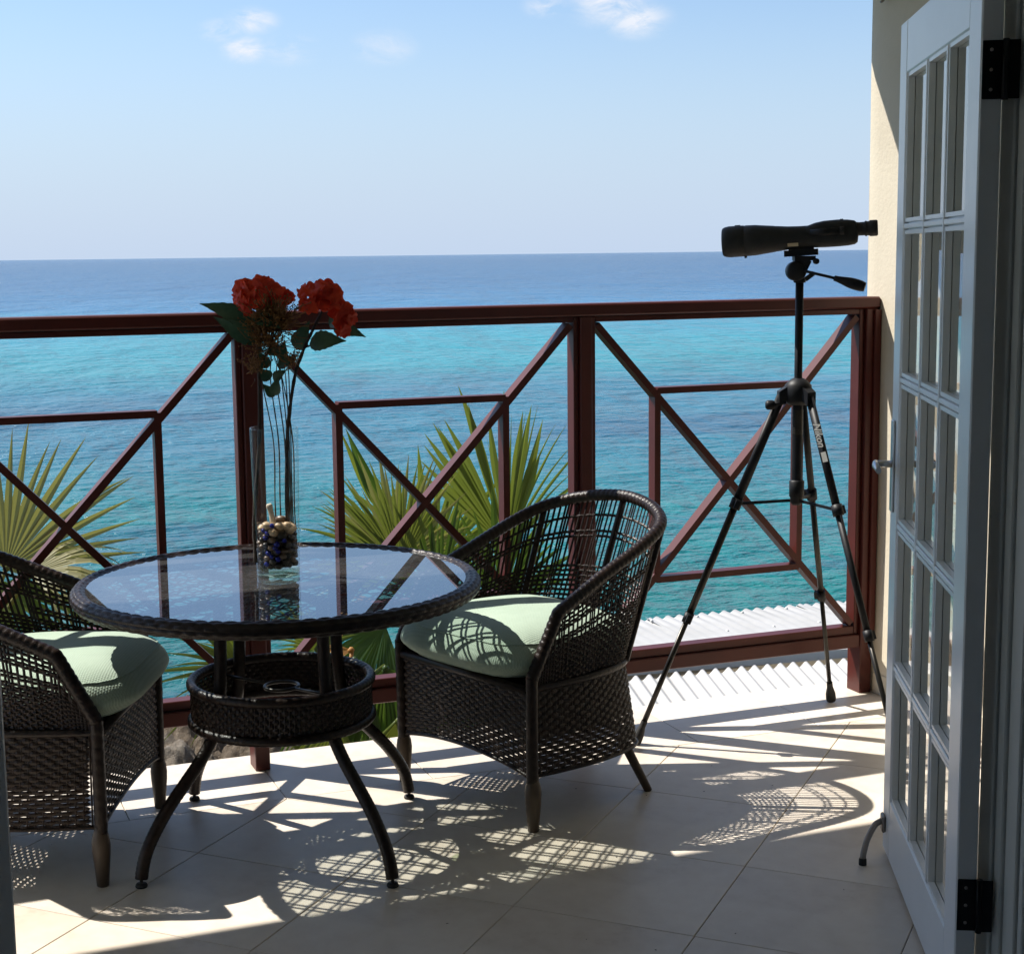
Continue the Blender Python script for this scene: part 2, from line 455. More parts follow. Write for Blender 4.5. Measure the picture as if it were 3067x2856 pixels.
# ------------------------------------------------------------------ mesh helpers
class MB:
    def __init__(self):
        self.v, self.f, self.sm = [], [], []

    def add(self, vs, fs, smooth=False):
        b = len(self.v)
        self.v += [tuple(map(float, x)) for x in vs]
        self.f += [tuple(i + b for i in q) for q in fs]
        self.sm += [smooth] * len(fs)
        return self

    def hexa(self, p):
        """8 corners: bottom loop then top loop"""
        return self.add(p, [(3, 2, 1, 0), (4, 5, 6, 7), (0, 1, 5, 4), (1, 2, 6, 5), (2, 3, 7, 6), (3, 0, 4, 7)])

    def box(self, x0, x1, y0, y1, z0, z1):
        return self.hexa([(x0, y0, z0), (x1, y0, z0), (x1, y1, z0), (x0, y1, z0), (x0, y0, z1), (x1, y0, z1), (x1, y1, z1), (x0, y1, z1)])

    def bbox(self, x0, x1, y0, y1, z0, z1, c=0.003):
        """box with chamfered edges"""
        xs, ys, zs = (x0, x1), (y0, y1), (z0, z1)
        vs, idx = [], {}
        for i in (0, 1):
            for j in (0, 1):
                for k in (0, 1):
                    for a in range(3):
                        q = [xs[i], ys[j], zs[k]]
                        s = [1 - 2 * i, 1 - 2 * j, 1 - 2 * k]
                        for b in range(3):
                            if b != a:
                                q[b] += s[b] * c
                        idx[i, j, k, a] = len(vs)
                        vs.append(q)
        fs = []

        def quad(l):
            fs.append(tuple(l))
        for a in range(3):
            b, d = (a + 1) % 3, (a + 2) % 3
            for s in (0, 1):
                l = []
                for (m, n) in ((0, 0), (1, 0), (1, 1), (0, 1)):
                    t = [0, 0, 0]; t[a] = s; t[b] = m; t[d] = n
                    l.append(idx[t[0], t[1], t[2], a])
                quad(l if s else l[::-1])
            for m in (0, 1):
                for n in (0, 1):
                    t0 = [0, 0, 0]; t0[b] = m; t0[d] = n
                    t1 = list(t0); t1[a] = 1
                    l = [idx[(*t0, b)], idx[(*t1, b)], idx[(*t1, d)], idx[(*t0, d)]]
                    quad(l if (m == n) else l[::-1])
        for i in (0, 1):
            for j in (0, 1):
                for k in (0, 1):
                    l = [idx[i, j, k, 0], idx[i, j, k, 1], idx[i, j, k, 2]]
                    quad(l if (i + j + k) % 2 else l[::-1])
        return self.add(vs, fs)

    def bar(self, a, b, w, d, nrm):
        """square bar from a to b; d thick along nrm, w across"""
        a, b, n = Vector(a), Vector(b), Vector(nrm).normalized()
        t = (b - a).normalized()
        s = t.cross(n).normalized() * (w / 2)
        n = n * (d / 2)
        return self.hexa([a - s - n, a + s - n, a + s + n, a - s + n, b - s - n, b + s - n, b + s + n, b - s + n])

    def tube(self, pts, rad, n=10, caps=True, flat=1.0, ref=None, closed=False):
        pts = [Vector(p) for p in pts]
        if not hasattr(rad, '__len__'):
            rad = [rad] * len(pts)
        m = len(pts)
        prev = None
        vs = []
        for i, p in enumerate(pts):
            if closed:
                t = pts[(i + 1) % m] - pts[i - 1]
            else:
                t = pts[min(i + 1, m - 1)] - pts[max(i - 1, 0)]
            t.normalize()
            if prev is None:
                r0 = Vector(ref) if ref else (Vector((0, 0, 1)) if abs(t.z) < 0.9 else Vector((1, 0, 0)))
            else:
                r0 = prev
            x = (r0 - t * r0.dot(t)).normalized()
            prev = x
            y = t.cross(x)
            for k in range(n):
                a = 2 * math.pi * k / n
                vs.append(p + (x * math.cos(a) + y * math.sin(a) * flat) * rad[i])
        fs = []
        for i in range(m if closed else m - 1):
            for k in range(n):
                a, b = i * n + k, i * n + (k + 1) % n
                c, d = ((i + 1) % m) * n + (k + 1) % n, ((i + 1) % m) * n + k
                fs.append((a, b, c, d))
        self.add(vs, fs, True)
        if caps and not closed:
            self.f.append(tuple(range(len(self.v) - m * n, len(self.v) - m * n + n))[::-1]); self.sm.append(False)
            self.f.append(tuple(range(len(self.v) - n, len(self.v)))); self.sm.append(False)
        return self

    def lathe(self, prof, n=24, o=(0, 0, 0), ax=(0, 0, 1), flat=1.0, ref=None, smooth=True):
        """prof: (r, h) along axis"""
        ax = Vector(ax).normalized()
        r0 = Vector(ref) if ref else (Vector((1, 0, 0)) if abs(ax.x) < 0.9 else Vector((0, 0, 1)))
        x = (r0 - ax * r0.dot(ax)).normalized()
        y = ax.cross(x)
        vs = []
        for r, h in prof:
            for k in range(n):
                a = 2 * math.pi * k / n
                vs.append(Vector(o) + ax * h + (x * math.cos(a) * flat + y * math.sin(a)) * max(r, 1e-5))
        fs = []
        for i in range(len(prof) - 1):
            for k in range(n):
                fs.append((i * n + k, i * n + (k + 1) % n, (i + 1) * n + (k + 1) % n, (i + 1) * n + k))
        return self.add(vs, fs, smooth)

    def grid(self, P, smooth=True, closed_u=False):
        """P: array [nu][nv] of points"""
        nu, nv = len(P), len(P[0])
        vs = [p for row in P for p in row]
        fs = []
        for i in range(nu if closed_u else nu - 1):
            for j in range(nv - 1):
                a = ((i + 1) % nu)
                fs.append((i * nv + j, a * nv + j, a * nv + j + 1, i * nv + j + 1))
        return self.add(vs, fs, smooth)

    def ribbon(self, P, Nn, w, h):
        P = np.asarray(P, float); Nn = np.asarray(Nn, float)
        T = np.gradient(P, axis=0)
        S = np.cross(T, Nn)
        S /= np.linalg.norm(S, axis=1)[:, None] + 1e-12
        A = P - S * w / 2
        B = P + Nn * h
        C = P + S * w / 2
        Dn = P - Nn * h
        n = len(P)
        vs = np.concatenate([A, B, C, Dn])
        fs = []
        for i in range(n - 1):
            fs += [(i, i + 1, n + i + 1, n + i), (n + i, n + i + 1, 2 * n + i + 1, 2 * n + i), (2 * n + i, 2 * n + i + 1, 3 * n + i + 1, 3 * n + i), (3 * n + i, 3 * n + i + 1, i + 1, i)]
        return self.add(vs, fs, False)

    def mesh(self, name):
        me = bpy.data.meshes.new(name)
        me.from_pydata(self.v, [], self.f)
        me.polygons.foreach_set('use_smooth', self.sm)
        me.update()
        return me

    def build(self, name, m, parent=None, kind=None, label=None):
        o = bpy.data.objects.new(name, self.mesh(name))
        o.data.materials.append(M[m] if isinstance(m, str) else m)
        col.objects.link(o)
        if parent:
            o.parent = parent
        if kind:
            o['kind'] = kind
        if label:
            o['label'] = label
        return o


def tag(o, label, cat, group=None, kind=None):
    o['label'] = label
    if cat:
        o['category'] = cat
    if group:
        o['group'] = group
    if kind:
        o['kind'] = kind
    return o


def empty(name, loc=(0, 0, 0), rz=0, label=None, cat=None, group=None):
    o = bpy.data.objects.new(name, None)
    o.empty_display_size = 0.1
    col.objects.link(o)
    o.location = loc
    o.rotation_euler = (0, 0, rz)
    if label:
        tag(o, label, cat, group)
    return o


def link_copy(me_obj, name, loc, rot=(0, 0, 0), sc=(1, 1, 1), parent=None):
    o = bpy.data.objects.new(name, me_obj if isinstance(me_obj, bpy.types.Mesh) else me_obj.data)
    col.objects.link(o)
    o.location, o.rotation_euler, o.scale = loc, rot, sc
    if parent:
        o.parent = parent
    return o


def copy_tree(o, parent=None):
    c = o.copy()
    col.objects.link(c)
    if parent:
        c.parent = parent
    for ch in [x for x in bpy.data.objects if x.parent == o]:
        copy_tree(ch, c)
    return c


def catmull(P, n=12):
    P = np.asarray(P, float)
    P = np.vstack([2 * P[0] - P[1], P, 2 * P[-1] - P[-2]])
    out = []
    for i in range(1, len(P) - 2):
        a0, a1, a2, a3 = P[i - 1:i + 3]
        for t in np.linspace(0, 1, n, endpoint=False):
            out.append(.5 * (2 * a1 + (a2 - a0) * t + (2 * a0 - 5 * a1 + 4 * a2 - a3) * t * t + (3 * a1 - a0 - 3 * a2 + a3) * t ** 3))
    out.append(P[-2])
    return np.array(out)


def smooth_obj(o):
    o.data.polygons.foreach_set('use_smooth', [True] * len(o.data.polygons))


# ------------------------------------------------------------------ sea and shore
def build_sea():
    o = MB().add([(-45000, -300, -5), (45000, -300, -5), (45000, 70000, -5), (-45000, 70000, -5)], [(0, 1, 2, 3)]).build('sea', 'sea')
    tag(o, 'turquoise and blue sea with small ripples out to the horizon', 'sea', kind='structure')
    # the rocky bank the house stands on falls away to the water
    xs = np.linspace(-14, 16, 90)
    ys = np.concatenate([np.linspace(-8, 0.5, 12), np.linspace(0.8, 11, 50)])
    P = []
    for x in xs:
        row = []
        for y in ys:
            z = -0.95 if y < 1.0 else -0.95 - (y - 1.0) * 0.75
            z = max(z, -6.2)
            k = 0.22 * math.sin(x * 1.7 + y * 0.6) + 0.16 * math.sin(x * 3.9 - y * 2.7) + rng.normal(0, 0.06)
            if y > 0.6:
                z += k * min(1, (y - 0.6))
            if x > 2.2:
                z -= min(1.6, (x - 2.2) * 1.2)
            row.append((x, y, z))
        P.append(row)
    g = MB().grid(P).build('shore_bank', 'ground')
    tag(g, 'rocky bank falling from the house to the water', 'ground', kind='structure')


build_sea()


def build_rock():
    n, mth = 300, 150
    P = []
    for i in range(n):
        u = i / (n - 1)
        row = []
        for j in range(mth):
            w = j / (mth - 1)
            x = -1.9 + 3.5 * u
            y = 1.0 + 2.2 * w
            prof = math.sin(math.pi * min(1, max(0, w)) ** 0.7) ** 0.6
            z = -1.80 + 1.46 * prof * (0.90 + 0.09 * math.sin(3.1 * x + 0.5) + 0.05 * math.sin(6.7 * x + 2 * y))
            row.append((x, y, z))
        P.append(row)
    from mathutils import noise as mn
    for i in range(n):
        for j in range(mth):
            x, y, z = P[i][j]
            d = 0.0
            for s, a in ((1.6, 0.16), (4.0, 0.11), (9.5, 0.075), (21, 0.045), (47, 0.022)):
                d += a * mn.noise(Vector((x * s, y * s, z * s)))
            P[i][j] = (x, y, z + d)
    o = MB().grid(P).build('coral_rock', 'rock')
    tag(o, 'pitted grey and brown coral rock just beyond the tiled balcony edge', 'rock')


build_rock()


# ------------------------------------------------------------------ low corrugated roofs beyond the railing
def corrugated(o, e, g, length, depth, pitch, amp, name, rows, ang=0.0):
    """sheet from origin o: along e (ridge), down g; waves run along g turned by ang"""
    o, e, g = Vector(o), Vector(e).normalized(), Vector(g).normalized()
    nn = e.cross(g)
    if nn.z < 0:
        nn = -nn
    nu = int(length / pitch * 8)
    P = []
    for i in range(nu + 1):
        a = length * i / nu
        row = []
        for j in range(rows + 1):
            b = depth * j / rows
            row.append(o + e * a + g * b + nn * (amp * math.cos(2 * math.pi * (a + b * math.tan(ang)) / pitch)))
        P.append(row)
    return MB().grid(P)


def build_roofs():
    e = Vector((0.9937, -0.112, 0))
    g = Vector((-0.112, -0.9937, -0.23)).normalized()
    root = empty('corrugated_roof', (2.5, 3.4, -0.86), label='near white corrugated roof sheet with deep waves below the balcony edge', cat='roof')
    o0 = Vector((2.30, 3.458, -0.875))
    for k in range(5):
        s = corrugated(o0 + e * (k * 0.82) + Vector((0, 0, 0.004 * (k % 2))), e, g, 0.86, 2.7, 0.082, 0.019, 'roof_sheet', 2)
        ob = s.build('roof_sheet', 'roof')
        ob.parent = root
        ob.matrix_parent_inverse = Matrix.Translation(root.location).inverted()
    b = MB()
    p0 = o0 + Vector((-0.05, 0.14, 0.02)); p1 = p0 + e * 4.3
    b.bar(p0, p1, 0.055, 0.10, (0, 1, 0))
    fo = b.build('ridge_flashing', 'flash', root)
    fo.matrix_parent_inverse = Matrix.Translation(root.location).inverted()
    w = MB()
    w.bar(o0 + Vector((0, 0.06, -1.3)), o0 + e * 4.2 + Vector((0, 0.06, -1.3)), 2.36, 0.06, (0, 1, 0))
    wo = w.build('wall', 'stucco', root)
    wo.matrix_parent_inverse = Matrix.Translation(root.location).inverted()
    # farther, lower pitched sheet behind the flashing
    r2 = empty('corrugated_roof', (3.4, 4.2, -0.92), label='far white corrugated roof with scalloped edge against the sea', cat='roof')
    for k in range(4):
        o1 = Vector((2.62 + 1.15 * k, 4.955 - 0.057 * k, -0.93 + 0.004 * (k % 2)))
        s = corrugated(o1, (0.9988, -0.0495, 0), (-0.05, -1.0, 0.025), 1.19, 1.22, 0.085, 0.011, 'roof_sheet', 3, R(-58))
        ob = s.build('roof_sheet', 'roof')
        ob.parent = r2
        ob.matrix_parent_inverse = Matrix.Translation(r2.location).inverted()
    bo = MB()
    for k in range(13):
        for d in (0.10, 0.55):
            x = 2.75 + 0.34 * k
            bo.lathe([(0.012, 0), (0.012, 0.006), (0.004, 0.012), (0, 0.013)], 8, (x - 0.05 * d, 4.945 - 0.0495 * (x - 2.62) - d, -0.918))
    so = bo.build('roof_screws', 'flash', r2, kind='stuff')
    so.matrix_parent_inverse = Matrix.Translation(r2.location).inverted()
    w2 = MB().box(2.7, 7.0, 3.75, 4.6, -4.9, -1.0)
    o2 = w2.build('wall', 'stucco', r2)
    o2.matrix_parent_inverse = Matrix.Translation(r2.location).inverted()


build_roofs()

# ------------------------------------------------------------------ balcony floor: tiles, each a piece
WALLX = 2.212
FLOOR_X0, FLOOR_Y0, FLOOR_Y1 = -3.2, -2.13, 0.165


def clip_poly(P, x0, x1, y0, y1):
    def cut(P, f, inter):
        out = []
        for i in range(len(P)):
            a, b = P[i - 1], P[i]
            fa, fb = f(a), f(b)
            if fb >= 0:
                if fa < 0:
                    out.append(inter(a, b, fa, fb))
                out.append(b)
            elif fa >= 0:
                out.append(inter(a, b, fa, fb))
        return out
    it = lambda a, b, fa, fb: (a[0] + (b[0] - a[0]) * fa / (fa - fb), a[1] + (b[1] - a[1]) * fa / (fa - fb))
    for f in (lambda p: p[0] - x0, lambda p: x1 - p[0], lambda p: p[1] - y0, lambda p: y1 - p[1]):
        P = cut(P, f, it)
        if len(P) < 3:
            return []
    return P


def build_floor():
    slab = MB().box(FLOOR_X0, WALLX + 0.3, -2.4, FLOOR_Y1 - 0.006, -0.28, -0.0035).build('balcony_floor', 'grout')
    tag(slab, 'balcony floor of large cream tiles laid on the diagonal', 'floor', kind='structure')

    def tile(P, z):
        c = (sum(p[0] for p in P) / len(P), sum(p[1] for p in P) / len(P))
        if len(P) < 3:
            return
        ar = abs(sum(P[i - 1][0] * P[i][1] - P[i][0] * P[i - 1][1] for i in range(len(P)))) / 2
        if ar < 0.0006:
            return
        n = len(P)
        q = [Vector((p[0] - c[0], p[1] - c[1], 0)) for p in P]
        inn = [v * (1 - 0.0016 / max(v.length, 0.01)) for v in q]
        vs = [(v.x, v.y, -0.012) for v in q] + [(v.x, v.y, -0.0012) for v in q] + [(v.x, v.y, 0) for v in inn]
        fs = [tuple(range(2 * n, 3 * n))]
        for k in range(2):
            for i in range(n):
                fs.append((k * n + i, k * n + (i + 1) % n, (k + 1) * n + (i + 1) % n, (k + 1) * n + i))
        o = MB().add(vs, fs).build('tile', 'tile', slab)
        o.location = (c[0], c[1], z)
    h = 0.319 - 0.0013
    for i in range(-14, 12):
        for j in range(-6, 5):
            if (i + j) % 2:
                cx, cy = 0.025 + 0.3185 * i, -0.915 + 0.32 * j
                P = [(cx - h, cy), (cx, cy - h), (cx + h, cy), (cx, cy + h)]
                P = clip_poly(P, FLOOR_X0, WALLX, FLOOR_Y0, -0.2775)
                if P:
                    tile(P, rng.normal(0, 0.00025))
    x = 0.025 - 0.4485 * 8
    while x < WALLX:
        P = clip_poly([(x + 0.0013, -0.2750), (x + 0.4472, -0.2750), (x + 0.4472, FLOOR_Y1), (x + 0.0013, FLOOR_Y1)], FLOOR_X0, WALLX, -1, 1)
        if P:
            tile(P, rng.normal(0, 0.00025))
        x += 0.4485
    # a few bits of dry leaf and grit on the tiles
    for k in range(26):
        px, py = rng.uniform(-1.0, 2.0), rng.uniform(-1.9, -0.1)
        s = rng.uniform(0.002, 0.0045)
        o = MB().add([(s, 0, 0), (0, s * 0.5, 0.0008), (-s, 0, 0), (0, -s * 0.6, 0.0006)], [(0, 1, 2, 3)]).build('leaf_crumb', 'stem')
        o.location = (px, py, 0.0012)
        o.rotation_euler = (0, 0, rng.uniform(0, 6))
        tag(o, 'tiny dark crumb of dry leaf on the cream tiles', 'crumb', 'dry leaf crumbs on the floor')


build_floor()


# ------------------------------------------------------------------ house: facade, room, soffit, side wall
HINGE = Vector((0.928, -2.142, 0))
def build_house():
    h = empty('house', (0, -2.3, 0), label='house wall with open double doorway and roof over the balcony', cat='house')

    def part(name, mb, m):
        o = mb.build(name, m, h)
        o.matrix_parent_inverse = Matrix.Translation(h.location).inverted()
        return o
    y0, y1 = -2.40, -2.17
    b = MB().box(1.06, 4.2, y0, y1, -0.28, 2.92)
    b.box(-4.4, -0.93, y0, y1, -0.28, 2.92)
    b.box(-0.93, 1.06, y0, y1, 2.15, 2.92)
    part('front_wall', b, 'stucco')
    # room behind the doorway
    part('room_floor', MB().box(-4.4, 4.2, -7.6, y0, -0.28, -0.004), 'plaster')
    part('room_ceiling', MB().box(-4.4, 4.2, -7.6, y0, 2.7, 2.92), 'plaster')
    part('room_wall', MB().box(-4.4, -4.2, -7.4, y0 - 0.001, -0.004, 2.7), 'plaster')
    part('room_wall', MB().box(4.0, 4.2, -7.4, y0 - 0.001, -0.004, 2.7), 'plaster')
    part('room_wall', MB().box(-4.4, 4.2, -7.6, -7.4, -0.004, 2.7), 'plaster')
    # roof over the balcony; its front edge throws the long shadow on floor and side wall
    zE = 2.62
    yE = 0.089 + (zE - 2.179) * 0.545
    r = MB().hexa([(-6.5, -2.40, 2.925), (2.9, -2.40, 2.925), (2.9, yE, zE), (-6.5, yE, zE), (-6.5, -2.40, 3.1), (2.9, -2.40, 3.1), (2.9, yE, zE + 0.16), (-6.5, yE, zE + 0.16)])
    part('balcony_roof', r, 'soffit')
    # door frame: jambs with stepped moulding, head
    for side, x in ((1, 0.988), (-1, -0.905)):
        j = MB()
        xs = sorted((x, x + side * 0.075))
        j.bbox(xs[0], xs[1], -2.168, -2.128, 0, 2.16, 0.003)
        for k, (dy0, dy1, off) in enumerate(((-2.192, -2.170, 0.006), (-2.212, -2.193, 0.013), (-2.236, -2.213, 0.006), (-2.252, -2.237, 0.012), (-2.40, -2.253, 0.018))):
            q = sorted((x + side * off, x + side * 0.075))
            j.bbox(q[0], q[1], dy0, dy1, 0, 2.16, 0.0025)
        q = sorted((x + side * 0.02, x + side * 0.12))
        j.bbox(q[0], q[1], -2.43, -2.401, 0, 2.2, 0.004)
        part('door_jamb', j, 'frame')
    hd = MB().bbox(-0.90, 0.985, -2.40, -2.128, 2.115, 2.155)
    part('door_head', hd, 'frame')
    part('door_sill', MB().bbox(-0.90, 0.985, -2.40, -2.14, -0.003, 0.012), 'frame')


build_house()


def build_side_wall():
    w = MB()
    # gentle unevenness of hand-floated stucco
    P = []
    ys = np.linspace(-2.169, 0.091, 70)
    zs = np.linspace(-0.28, 2.70, 90)
    for y in ys:
        P.append([(WALLX + 0.0035 * math.sin(y * 7 + z * 2.3) * math.sin(z * 3.1) + (0.006 if y > 0.085 else 0), y, z) for z in zs])
    w.grid(P)
    w.box(WALLX + 0.008, WALLX + 0.26, -2.168, 0.0925, -0.9, 2.72)
    o = w.build('side_wall', 'stucco')
    tag(o, 'cream stucco end wall where the railing stops', 'wall')
    hk = MB()
    c = Vector((WALLX - 0.03, 0.0, 2.385))
    pts = [c + Vector((0.02 * math.cos(a), 0, 0.02 * math.sin(a))) for a in np.linspace(R(-80), R(190), 16)]
    hk.tube([Vector((WALLX + 0.01, 0, 2.405)), Vector((WALLX - 0.012, 0, 2.404))] + pts[::-1], 0.004, 8)
    hk.build('hook', 'bronze', o)
    sk = MB().bbox(WALLX - 0.004, WALLX + 0.02, -2.12, -0.004, 0.0, 0.075, 0.003)
    sk.build('skirting', 'stucco', o)


build_side_wall()


# ------------------------------------------------------------------ railing
def build_railing():
    root = empty('balcony_railing', (0, 0.04, 0), label='dark red brown balcony railing with crossed braces and inner squares', cat='railing')
    inv = Matrix.Translation(root.location).inverted()

    def part(name, mb, parent=root):
        o = mb.build(name, 'rail', parent)
        if parent is root:
            o.matrix_parent_inverse = inv
        return o
    posts = [(-2.176, -2.132), (-1.090, -1.046), (-0.003, 0.042), (1.086, 1.127), (2.158, 2.205)]
    for a, b in posts:
        part('post', MB().bbox(a, b, 0.0, 0.080, -0.001, 1.351, 0.0025))
    part('handrail', MB().bbox(-3.0, 2.211, -0.004, 0.086, 1.352, 1.391, 0.005))
    for (a, b) in zip(posts[:-1], posts[1:]):
        part('bottom_rail', MB().bbox(a[1] + 0.0005, b[0] - 0.0005, 0.004, 0.074, 0.166, 0.212, 0.003))
    # trim strip against the wall and short cross piece
    part('wall_batten', MB().bbox(2.184, 2.2105, -0.012, -0.0005, 0.22, 1.348, 0.0025))
    for (a, b) in zip(posts[:-1], posts[1:]):
        x0, x1 = a[1] + 0.0008, b[0] - 0.0008
        z0, z1 = 0.2135, 1.350
        t = 0.017
        ya, yb = 0.016, 0.068
        f = MB()
        f.bbox(x0, x0 + t, ya, yb, z0, z1, 0.002)
        f.bbox(x1 - t, x1, ya, yb, z0, z1, 0.002)
        f.bbox(x0 + t + .0002, x1 - t - .0002, ya + .0006, yb - .0006, z1 - 0.018, z1, 0.002)
        f.bbox(x0 + t + .0002, x1 - t - .0002, ya + .0006, yb - .0006, z0, z0 + 0.028, 0.002)
        fr = part('panel_frame', f)
        cx, cz = (x0 + x1) / 2, 0.788
        ix0, ix1, iz0, iz1 = x0 + t, x1 - t, z0 + 0.028, z1 - 0.018
        hx, hz = 0.272, 0.315
        w, d = 0.022, 0.046
        yc = 0.042
        n = (0, 1, 0)
        L = (ix1 - ix0) / 2
        H = (iz1 - iz0) / 2
        cz = (iz0 + iz1) / 2
        k = 0.008
        # braces: one full diagonal, the other in two halves
        br = MB().bar((ix0 + k, yc, iz0 + k * H / L), (ix1 - k, yc, iz1 - k * H / L), w, d, n)
        part('brace', br, fr)
        gg = 0.011
        part('brace', MB().bar((ix0 + k, yc, iz1 - k * H / L), (cx - gg * 0.7, yc, cz + gg * 0.75), w - .0006, d - .0012, n), fr)
        part('brace', MB().bar((cx + gg * 0.7, yc, cz - gg * 0.75), (ix1 - k, yc, iz0 + k * H / L), w - .0006, d - .0012, n), fr)
        for z in (cz - hz, cz + hz):
            part('crossbar', MB().bar((cx - hx, yc, z), (cx + hx, yc, z), w - .001, d - .002, n), fr)
        for x in (cx - hx, cx + hx):
            part('upright', MB().bar((x, yc, cz - hz - .004), (x, yc, cz + hz + .004), w - .0005, d - .0008, n), fr)


build_railing()


# ------------------------------------------------------------------ french doors
def build_door(origin, direction, nrm, name, label, handle=True):
    """local x from hinge to free edge, y into thickness (away from seen face), z up"""
    W, T, H = 0.975, 0.04, 2.09
    d = Vector(direction).normalized()
    n = Vector(nrm).normalized()
    root = empty(name, origin, 0, label, 'door')
    root.matrix_world = Matrix(((d.x, n.x, 0, origin[0]), (d.y, n.y, 0, origin[1]), (0, 0, 1, 0.0), (0, 0, 0, 1)))
    z0 = 0.010
    cols = [0.115, 0.352, 0.602, 0.875]          # hinge stile | pane edges | free stile
    cols = [W - 0.975 + c for c in cols]
    rows = [0.165, 0.512, 0.872, 1.234, 1.605, 1.965]
    mw = 0.020
    f = MB()
    f.bbox(0, cols[0], 0, T, z0, H, 0.003)
    f.bbox(cols[3], W, 0, T, z0, H, 0.003)
    f.bbox(cols[0] + .0003, cols[3] - .0003, 0.0004, T - .0004, z0 + .0004, rows[0], 0.003)
    f.bbox(cols[0] + .0003, cols[3] - .0003, 0.0004, T - .0004, rows[5], H - .0004, 0.003)
    f.build('door_frame', 'door', root)
    # glazing bars with moulded section
    for x in cols[1:3]:
        b = MB()
        b.hexa([(x - mw / 2, 0.012, rows[0]), (x + mw / 2, 0.012, rows[0]), (x + mw / 2, 0.028, rows[0]), (x - mw / 2, 0.028, rows[0]),
                (x - mw / 2, 0.012, rows[5]), (x + mw / 2, 0.012, rows[5]), (x + mw / 2, 0.028, rows[5]), (x - mw / 2, 0.028, rows[5])])
        b.bbox(x - 0.006, x + 0.006, 0.0015, T - 0.0015, rows[0] + .0005, rows[5] - .0005, 0.002)
        b.build('glazing_bar', 'door', root)
    xs = [cols[0], cols[1], cols[2], cols[3]]
    for r in rows[1:5]:
        for k in range(3):
            a, c = xs[k] + (mw / 2 if k else 0), xs[k + 1] - (mw / 2 if k < 2 else 0)
            b = MB().box(a + .0004, c - .0004, 0.0124, 0.0276, r - mw / 2, r + mw / 2)
            b.bbox(a - .003, c + .003, 0.002, T - 0.002, r - 0.006, r + 0.006, 0.002)
            b.build('glazing_bar', 'door', root)
    # glazing beads and panes
    for i in range(3):
        for j in range(5):
            a, c = xs[i] + (mw / 2 if i else 0), xs[i + 1] - (mw / 2 if i < 2 else 0)
            zb, zt = rows[j] + (mw / 2 if j else 0), rows[j + 1] - (mw / 2 if j < 4 else 0)
            p = MB().add([(a, 0.02, zb), (c, 0.02, zb), (c, 0.02, zt), (a, 0.02, zt)], [(0, 1, 2, 3)]).build('pane', 'glass', root)
            bd = MB()
            for (q0, q1, y) in ((0.004, 0.019, 0), (0.021, 0.036, 0)):
                e = 0.009
                bd.box(a, a + e, q0, q1, zb, zt)
                bd.box(c - e, c, q0, q1, zb, zt)
                bd.box(a + e, c - e, q0 + .0003, q1 - .0003, zb, zb + e)
                bd.box(a + e, c - e, q0 + .0003, q1 - .0003, zt - e, zt)
            bd.build('glazing_bead', 'door', p)
    # hinges on the hinge edge
    for z in (0.315 - 0.052, 1.875):
        hb = MB()
        hb.bbox(-0.0025, 0.0005, 0.003, T - 0.001, z - 0.053, z + 0.053, 0.0008)
        hb.tube([(-0.006, T + 0.004, z - 0.055), (-0.006, T + 0.004, z + 0.055)], 0.0062, 10)
        hb.bbox(-0.008, -0.005, T + 0.006, T + 0.030, z - 0.053, z + 0.053, 0.0008)
        hh = hb.build('hinge', 'hinge', root)
        for q in (-0.036, 0, 0.036):
            MB().lathe([(0.0035, 0), (0.0035, 0.0012), (0.001, 0.002), (0, 0.002)], 8, (-0.0024, 0.019, z + q), (-1, 0, 0)).build('screw', 'bronze', hh)
    if handle:
        hd = MB()
        x = W - 0.045
        hd.bbox(x - 0.018, x + 0.018, -0.007, -0.0002, 0.90, 1.13, 0.002)
        plate = hd.build('handle_plate', 'steel', root)
        lv = MB().tube([(x, -0.006, 1.02), (x, -0.045, 1.02)], 0.009, 12)
        lv.tube([(x, -0.045, 1.02), (x - 0.03, -0.050, 1.021), (x - 0.105, -0.052, 1.018)], [0.011, 0.0105, 0.009], 12, flat=0.75)
        lv.build('lever', 'steel', plate)
        lk = MB().bbox(W - 0.0004, W + 0.002, 0.008, 0.032, 0.92, 1.12, 0.0006)
        lk.bbox(W + 0.002, W + 0.010, 0.014, 0.026, 1.0, 1.03, 0.001)
        lk.build('lock_plate', 'steel', root)
        # the square lever on the balcony side, seen past the free edge
        lo = MB().tube([(x, T, 1.02), (x, T + 0.05, 1.02)], 0.009, 12)
        lo.bbox(x - 0.010, x + 0.075, T + 0.043, T + 0.062, 1.009, 1.031, 0.004)
        lo.build('lever', 'steel', root)
        # kick-down stop at the foot of the free edge
        st = MB()
        st.bbox(W - 0.052, W - 0.014, -0.010, -0.0003, 0.062, 0.108, 0.004)
        pts = catmull([(W - 0.034, -0.009, 0.090), (W - 0.048, -0.028, 0.082), (W - 0.080, -0.050, 0.056), (W - 0.106, -0.062, 0.032), (W - 0.112, -0.065, 0.016)], 5)
        st.tube(pts, [0.0078] * len(pts), 12, ref=(1, 0, 0))
        so = st.build('door_stop', 'bronze', root)
        MB().lathe([(0.0100, 0), (0.0100, 0.014), (0.0085, 0.018)], 14, (W - 0.112, -0.065, 0.0005)).build('rubber_tip', 'rubber', so)
    return root


build_door(HINGE, (0.452, 0.892, 0), (0.892, -0.452, 0), 'french_door', 'open white french door with fifteen panes and steel lever beside the end wall')
build_door(Vector((-0.852, -2.142, 0)), (-0.16, 0.987, 0), (-0.987, -0.16, 0), 'french_door', 'opposite french door leaf of which only the dark hinge edge shows', handle=False)


